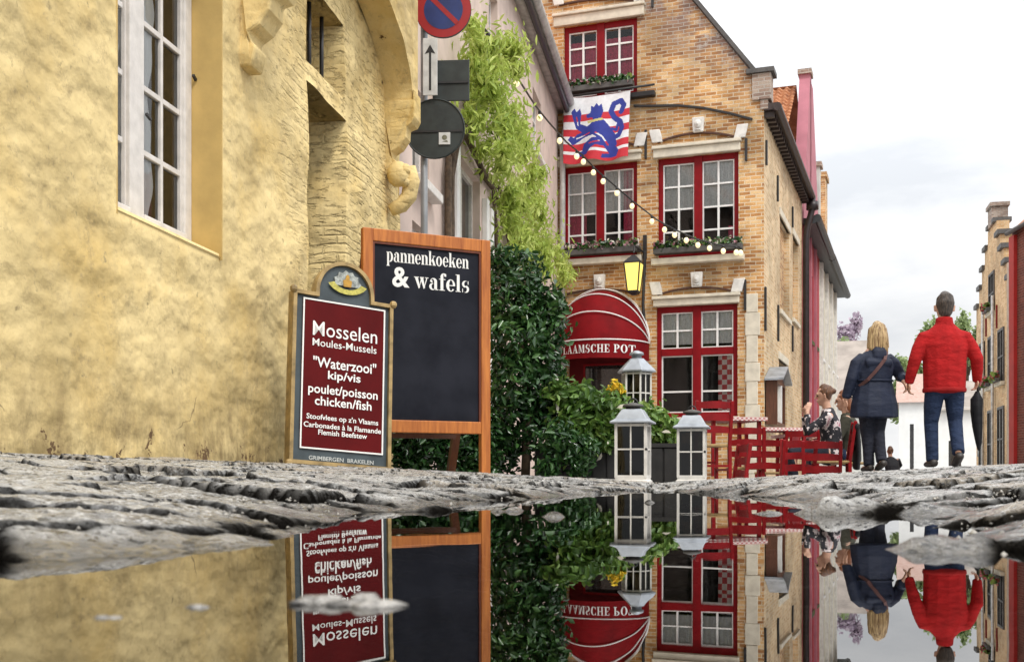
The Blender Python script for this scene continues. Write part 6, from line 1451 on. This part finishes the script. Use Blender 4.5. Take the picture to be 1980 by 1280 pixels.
for pts in ([(-.055, -.05, .045, .038, .036), (-.058, .03, .04, .04, .034), (-.062, .13, .03, .034, .024)], [(.02, -.19, .095, .038, .036), (.022, -.11, .065, .04, .034), (.028, -.02, .03, .034, .024)]): fuse('shoe', [L(*pts, side=X3, cap=.6)], .008, m_shoe, wo_, 1)

# ---- seated people at the tables, in profile facing left (rz turns +y to the left)
def seated(px, py_head, Y, rz, label, hairc, top, legs, hands_up, hairlong, topname):
    p = P(px, py_head, Y); z = p.z-1.225
    t = thing('person', label, 'person', (p.x, Y, z), rz)
    hch, q = head((0, .06, 1.205), .95, 0, -.05)
    if hands_up: arms = [((-.17, 0, .96), (-.19, .25, .78), (-.085, .25, 1.02)), ((.17, 0, .96), (.19, .27, .79), (.085, .27, 1.0))]
    else: arms = [((-.17, 0, .98), (-.22, .10, .74), (-.12, .34, .74)), ((.17, 0, .98), (.22, .10, .74), (.12, .34, .74))]
    body = hch+[L((0, .0, .96, .07, .06), (0, .03, 1.09, .05, .05), (0, .045, 1.15, .048, .05), side=X3), L((0, -.02, .48, .16, .12), (0, -.03, .70, .135, .10), (0, 0, .90, .16, .10), (0, .01, .99, .11, .07), side=X3)]
    for a, b, c in arms: body.append(L((*a, .046), (*b, .038), (*c, .026)))
    body += hand(arms[0][2], (.35, -.25, 1) if hands_up else (.1, 1, 0), (-1, .2, 0) if hands_up else (0, 0, 1), -1, .8, .9)+hand(arms[1][2], (-.35, -.25, 1) if hands_up else (-.1, 1, 0), (1, .2, 0) if hands_up else (0, 0, 1), 1, .8, .9)
    for s in (-1, 1): body += [L((s*.09, .0, .53, .085), (s*.11, .42, .53, .06), (s*.11, .40, .10, .042)), L((s*.11, .37, .05, .036), (s*.115, .53, .035, .03))]
    fuse('body', body, .009, m_skin, t); eyes(q, t, m_eye)
    hl = [L((*q(0, -.04, -.03), .066, .05), (*q(0, -.03, .03), .086, .082), (*q(0, -.015, .085), .076, .086), (*q(0, 0, .106), .05, .055), side=X3)]
    if hairlong: hl += [L((*q(s*.05, -.06, .02), .045), (*q(s*.05, -.075, -.09), .042), (*q(s*.04, -.06, -.17), .028)) for s in (-1, 0, 1)]
    else: hl += [L((*q(0, -.09, .055), .045), (*q(0, -.125, .05), .035))]
    fuse('hair', hl, .009, hairc, t, 1)
    fuse(topname, [L((0, -.02, .46, .185, .14), (0, -.03, .70, .16, .125), (0, 0, .90, .185, .125), (0, .01, 1.0, .12, .085), (0, .02, 1.05, .075, .07), side=X3, cap=.2)]+[L((*a, .07), (*b, .055), (*(Vector(b).lerp(Vector(c), .8)), .042), cap=.3) for a, b, c in arms], .011, top, t, 2)
    fuse('trousers', [L((0, -.02, .50, .17, .12), (0, .06, .51, .17, .11), side=X3)]+[L((s*.09, .02, .53, .095), (s*.11, .43, .53, .072), (s*.11, .41, .30, .06), (s*.11, .40, .09, .055), cap=.2) for s in (-1, 1)], .011, legs, t, 2)
    for s in (-1, 1): fuse('shoe', [L((s*.11, .36, .045, .038, .036), (s*.113, .45, .04, .04, .034), (s*.117, .55, .03, .034, .024), side=X3)], .009, m_shoe, t, 1)
    return t, p, z
m_flow = (lambda: None)
mm, n_, l_, b_ = newmat('black white and pink patterned blouse'); o_ = objco(n_, l_)
l_.new(ramp(n_, l_, noise(n_, l_, o_, 11, 3, .6), [(.40, (.012, .012, .018)), (.54, (.015, .015, .02)), (.57, (.62, .55, .55)), (.64, (.66, .58, .57)), (.70, (.4, .12, .18))]), b_.inputs['Base Color']); b_.inputs['Roughness'].default_value = .8
m_chest = hairmat('chestnut hair', (.05, .02, .01), (.18, .075, .03)); m_auburn = hairmat('auburn hair', (.10, .03, .012), (.28, .10, .04))
t1, p1_, z1_ = seated(1603, 762, 13.2, R(78), 'seated woman in a patterned blouse raising her hands to her mouth at the red table', m_chest, mm, m_djean, True, False, 'blouse')
t2, p2_, z2_ = seated(1640, 772, 14.0, R(70), 'seated person in an olive jacket and jeans half hidden behind the blonde woman', m_auburn, m_olive, m_jean, False, True, 'jacket')
for (p, z, rz, Y, lab) in ((p1_, z1_, 78, 13.2, 'red ladder back chair carrying the woman in the patterned blouse'), (p2_, z2_, 70, 14.0, 'red ladder back chair carrying the person in the olive jacket')):
    c_ = copy_tree(ch0); c_.location = (p.x+.03, Y, z-.03); c_.rotation_euler = (0, 0, R(rz)); c_['label'] = lab
# black coat hung over the first seated woman's chair back
o = fuse('coat', [L((-.20, -.27, .86, .05, .035), (.20, -.27, .86, .05, .035), side=(0, 0, 1)), L((0, -.275, .86, .23, .04), (0, -.285, .62, .22, .045), (.02, -.28, .38, .17, .04), side=X3, cap=.2)], .012, m_blk, None, 2)
o.location = (p1_.x+.03, 13.2, z1_-.03); o.rotation_euler = (0, 0, R(78)); tag(o, 'black coat hanging over the chair back behind the woman in the patterned blouse', 'coat')

# ---- a cyclist far down the street
cyY = 30; cp_ = P(1722, 866, cyY); cz_ = cp_.z-1.62
bk = thing('bicycle', 'dark bicycle far down the street under a rider seen from behind', 'bicycle', (cp_.x, cyY, cz_), R(5))
for y in (-.5, .55):
    w_ = MB(); w_.tube([(0, y+.33*math.cos(t), .34+.33*math.sin(t)) for t in [2*math.pi*k/28 for k in range(29)]], .02, 6)
    wh = w_.build('wheel', m_black, bk, True); s_ = MB()
    for k in range(8): s_.bar((0, y, .34), (0, y+.32*math.cos(k*math.pi/4), .34+.32*math.sin(k*math.pi/4)), .004, .004)
    s_.build('spokes', m_pole, wh)
f = MB(); f.tube([(0, -.5, .34), (0, -.08, .30), (0, -.18, .85)], .018, 6); f.tube([(0, -.08, .30), (0, .40, .80), (0, -.16, .78)], .018, 6); f.tube([(0, .55, .34), (0, .42, .72), (0, .38, 1.0)], .018, 6); f.build('frame', m_black, bk)
h_ = MB(); h_.tube([(-.32, .22, 1.06), (-.26, .34, 1.08), (0, .38, 1.02), (.26, .34, 1.08), (.32, .22, 1.06)], .016, 6); h_.build('handlebar', m_black, bk, True)
s_ = MB(); s_.box(-.09, .09, -.34, -.02, .88, .94); s_.build('saddle', m_black, bk, bevel=.02)
rd = thing('person', 'cyclist in a black jacket far down the street between the couple', 'person', (cp_.x, cyY, cz_), R(5))
hch, q = head((0, .04, 1.53), .98)
arms = [((s*.19, .0, 1.30), (s*.30, .08, 1.16), (s*.30, .24, 1.07)) for s in (-1, 1)]
body = hch+[L((0, 0, 1.28, .065, .06), (0, .02, 1.42, .055, .055), (0, .03, 1.47, .05, .05), side=X3), L((0, -.17, .95, .15, .12), (0, -.10, 1.12, .14, .10), (0, 0, 1.28, .15, .09), side=X3)]+[L((*a, .05), (*b, .04), (*c, .03)) for a, b, c in arms]
for s in (-1, 1): body += [L((s*.09, -.15, .95, .085), (s*.12, .20, .72, .06), (s*.11, .02, .40, .042)), L((s*.11, .0, .33, .036), (s*.115, .14, .31, .03))]
for s in (-1, 1): body += hand((s*.30, .24, 1.07), (0, .8, -.3), (0, .3, 1), s*-1, 1.2)
fuse('body', body, .011, m_skin, rd); eyes(q, rd, m_eye)
fuse('hair', [L((*q(0, -.04, -.04), .064, .05), (*q(0, -.03, .03), .086, .08), (*q(0, -.01, .1), .06, .07), side=X3)], .012, m_chest, rd, 1)
fuse('jacket', [L((0, -.18, .90, .20, .15), (0, -.11, 1.10, .20, .14), (0, -.01, 1.27, .21, .12), (0, .01, 1.37, .09, .08), side=X3, cap=.2)]+[L((*a, .075), (*b, .062), (*(Vector(b).lerp(Vector(c), .8)), .048), cap=.3) for a, b, c in arms], .013, m_blk, rd, 2)
fuse('trousers', [L((s*.09, -.15, .94, .10), (s*.12, .20, .72, .075), (s*.11, .04, .42, .06), cap=.2) for s in (-1, 1)]+[L((0, -.18, .93, .16, .12), (0, -.10, .95, .16, .12), side=X3)], .013, m_djean, rd, 2)
for s in (-1, 1): fuse('shoe', [L((s*.11, -.03, .33, .04, .04), (s*.115, .15, .31, .036, .028), side=X3)], .011, m_shoe, rd, 1)
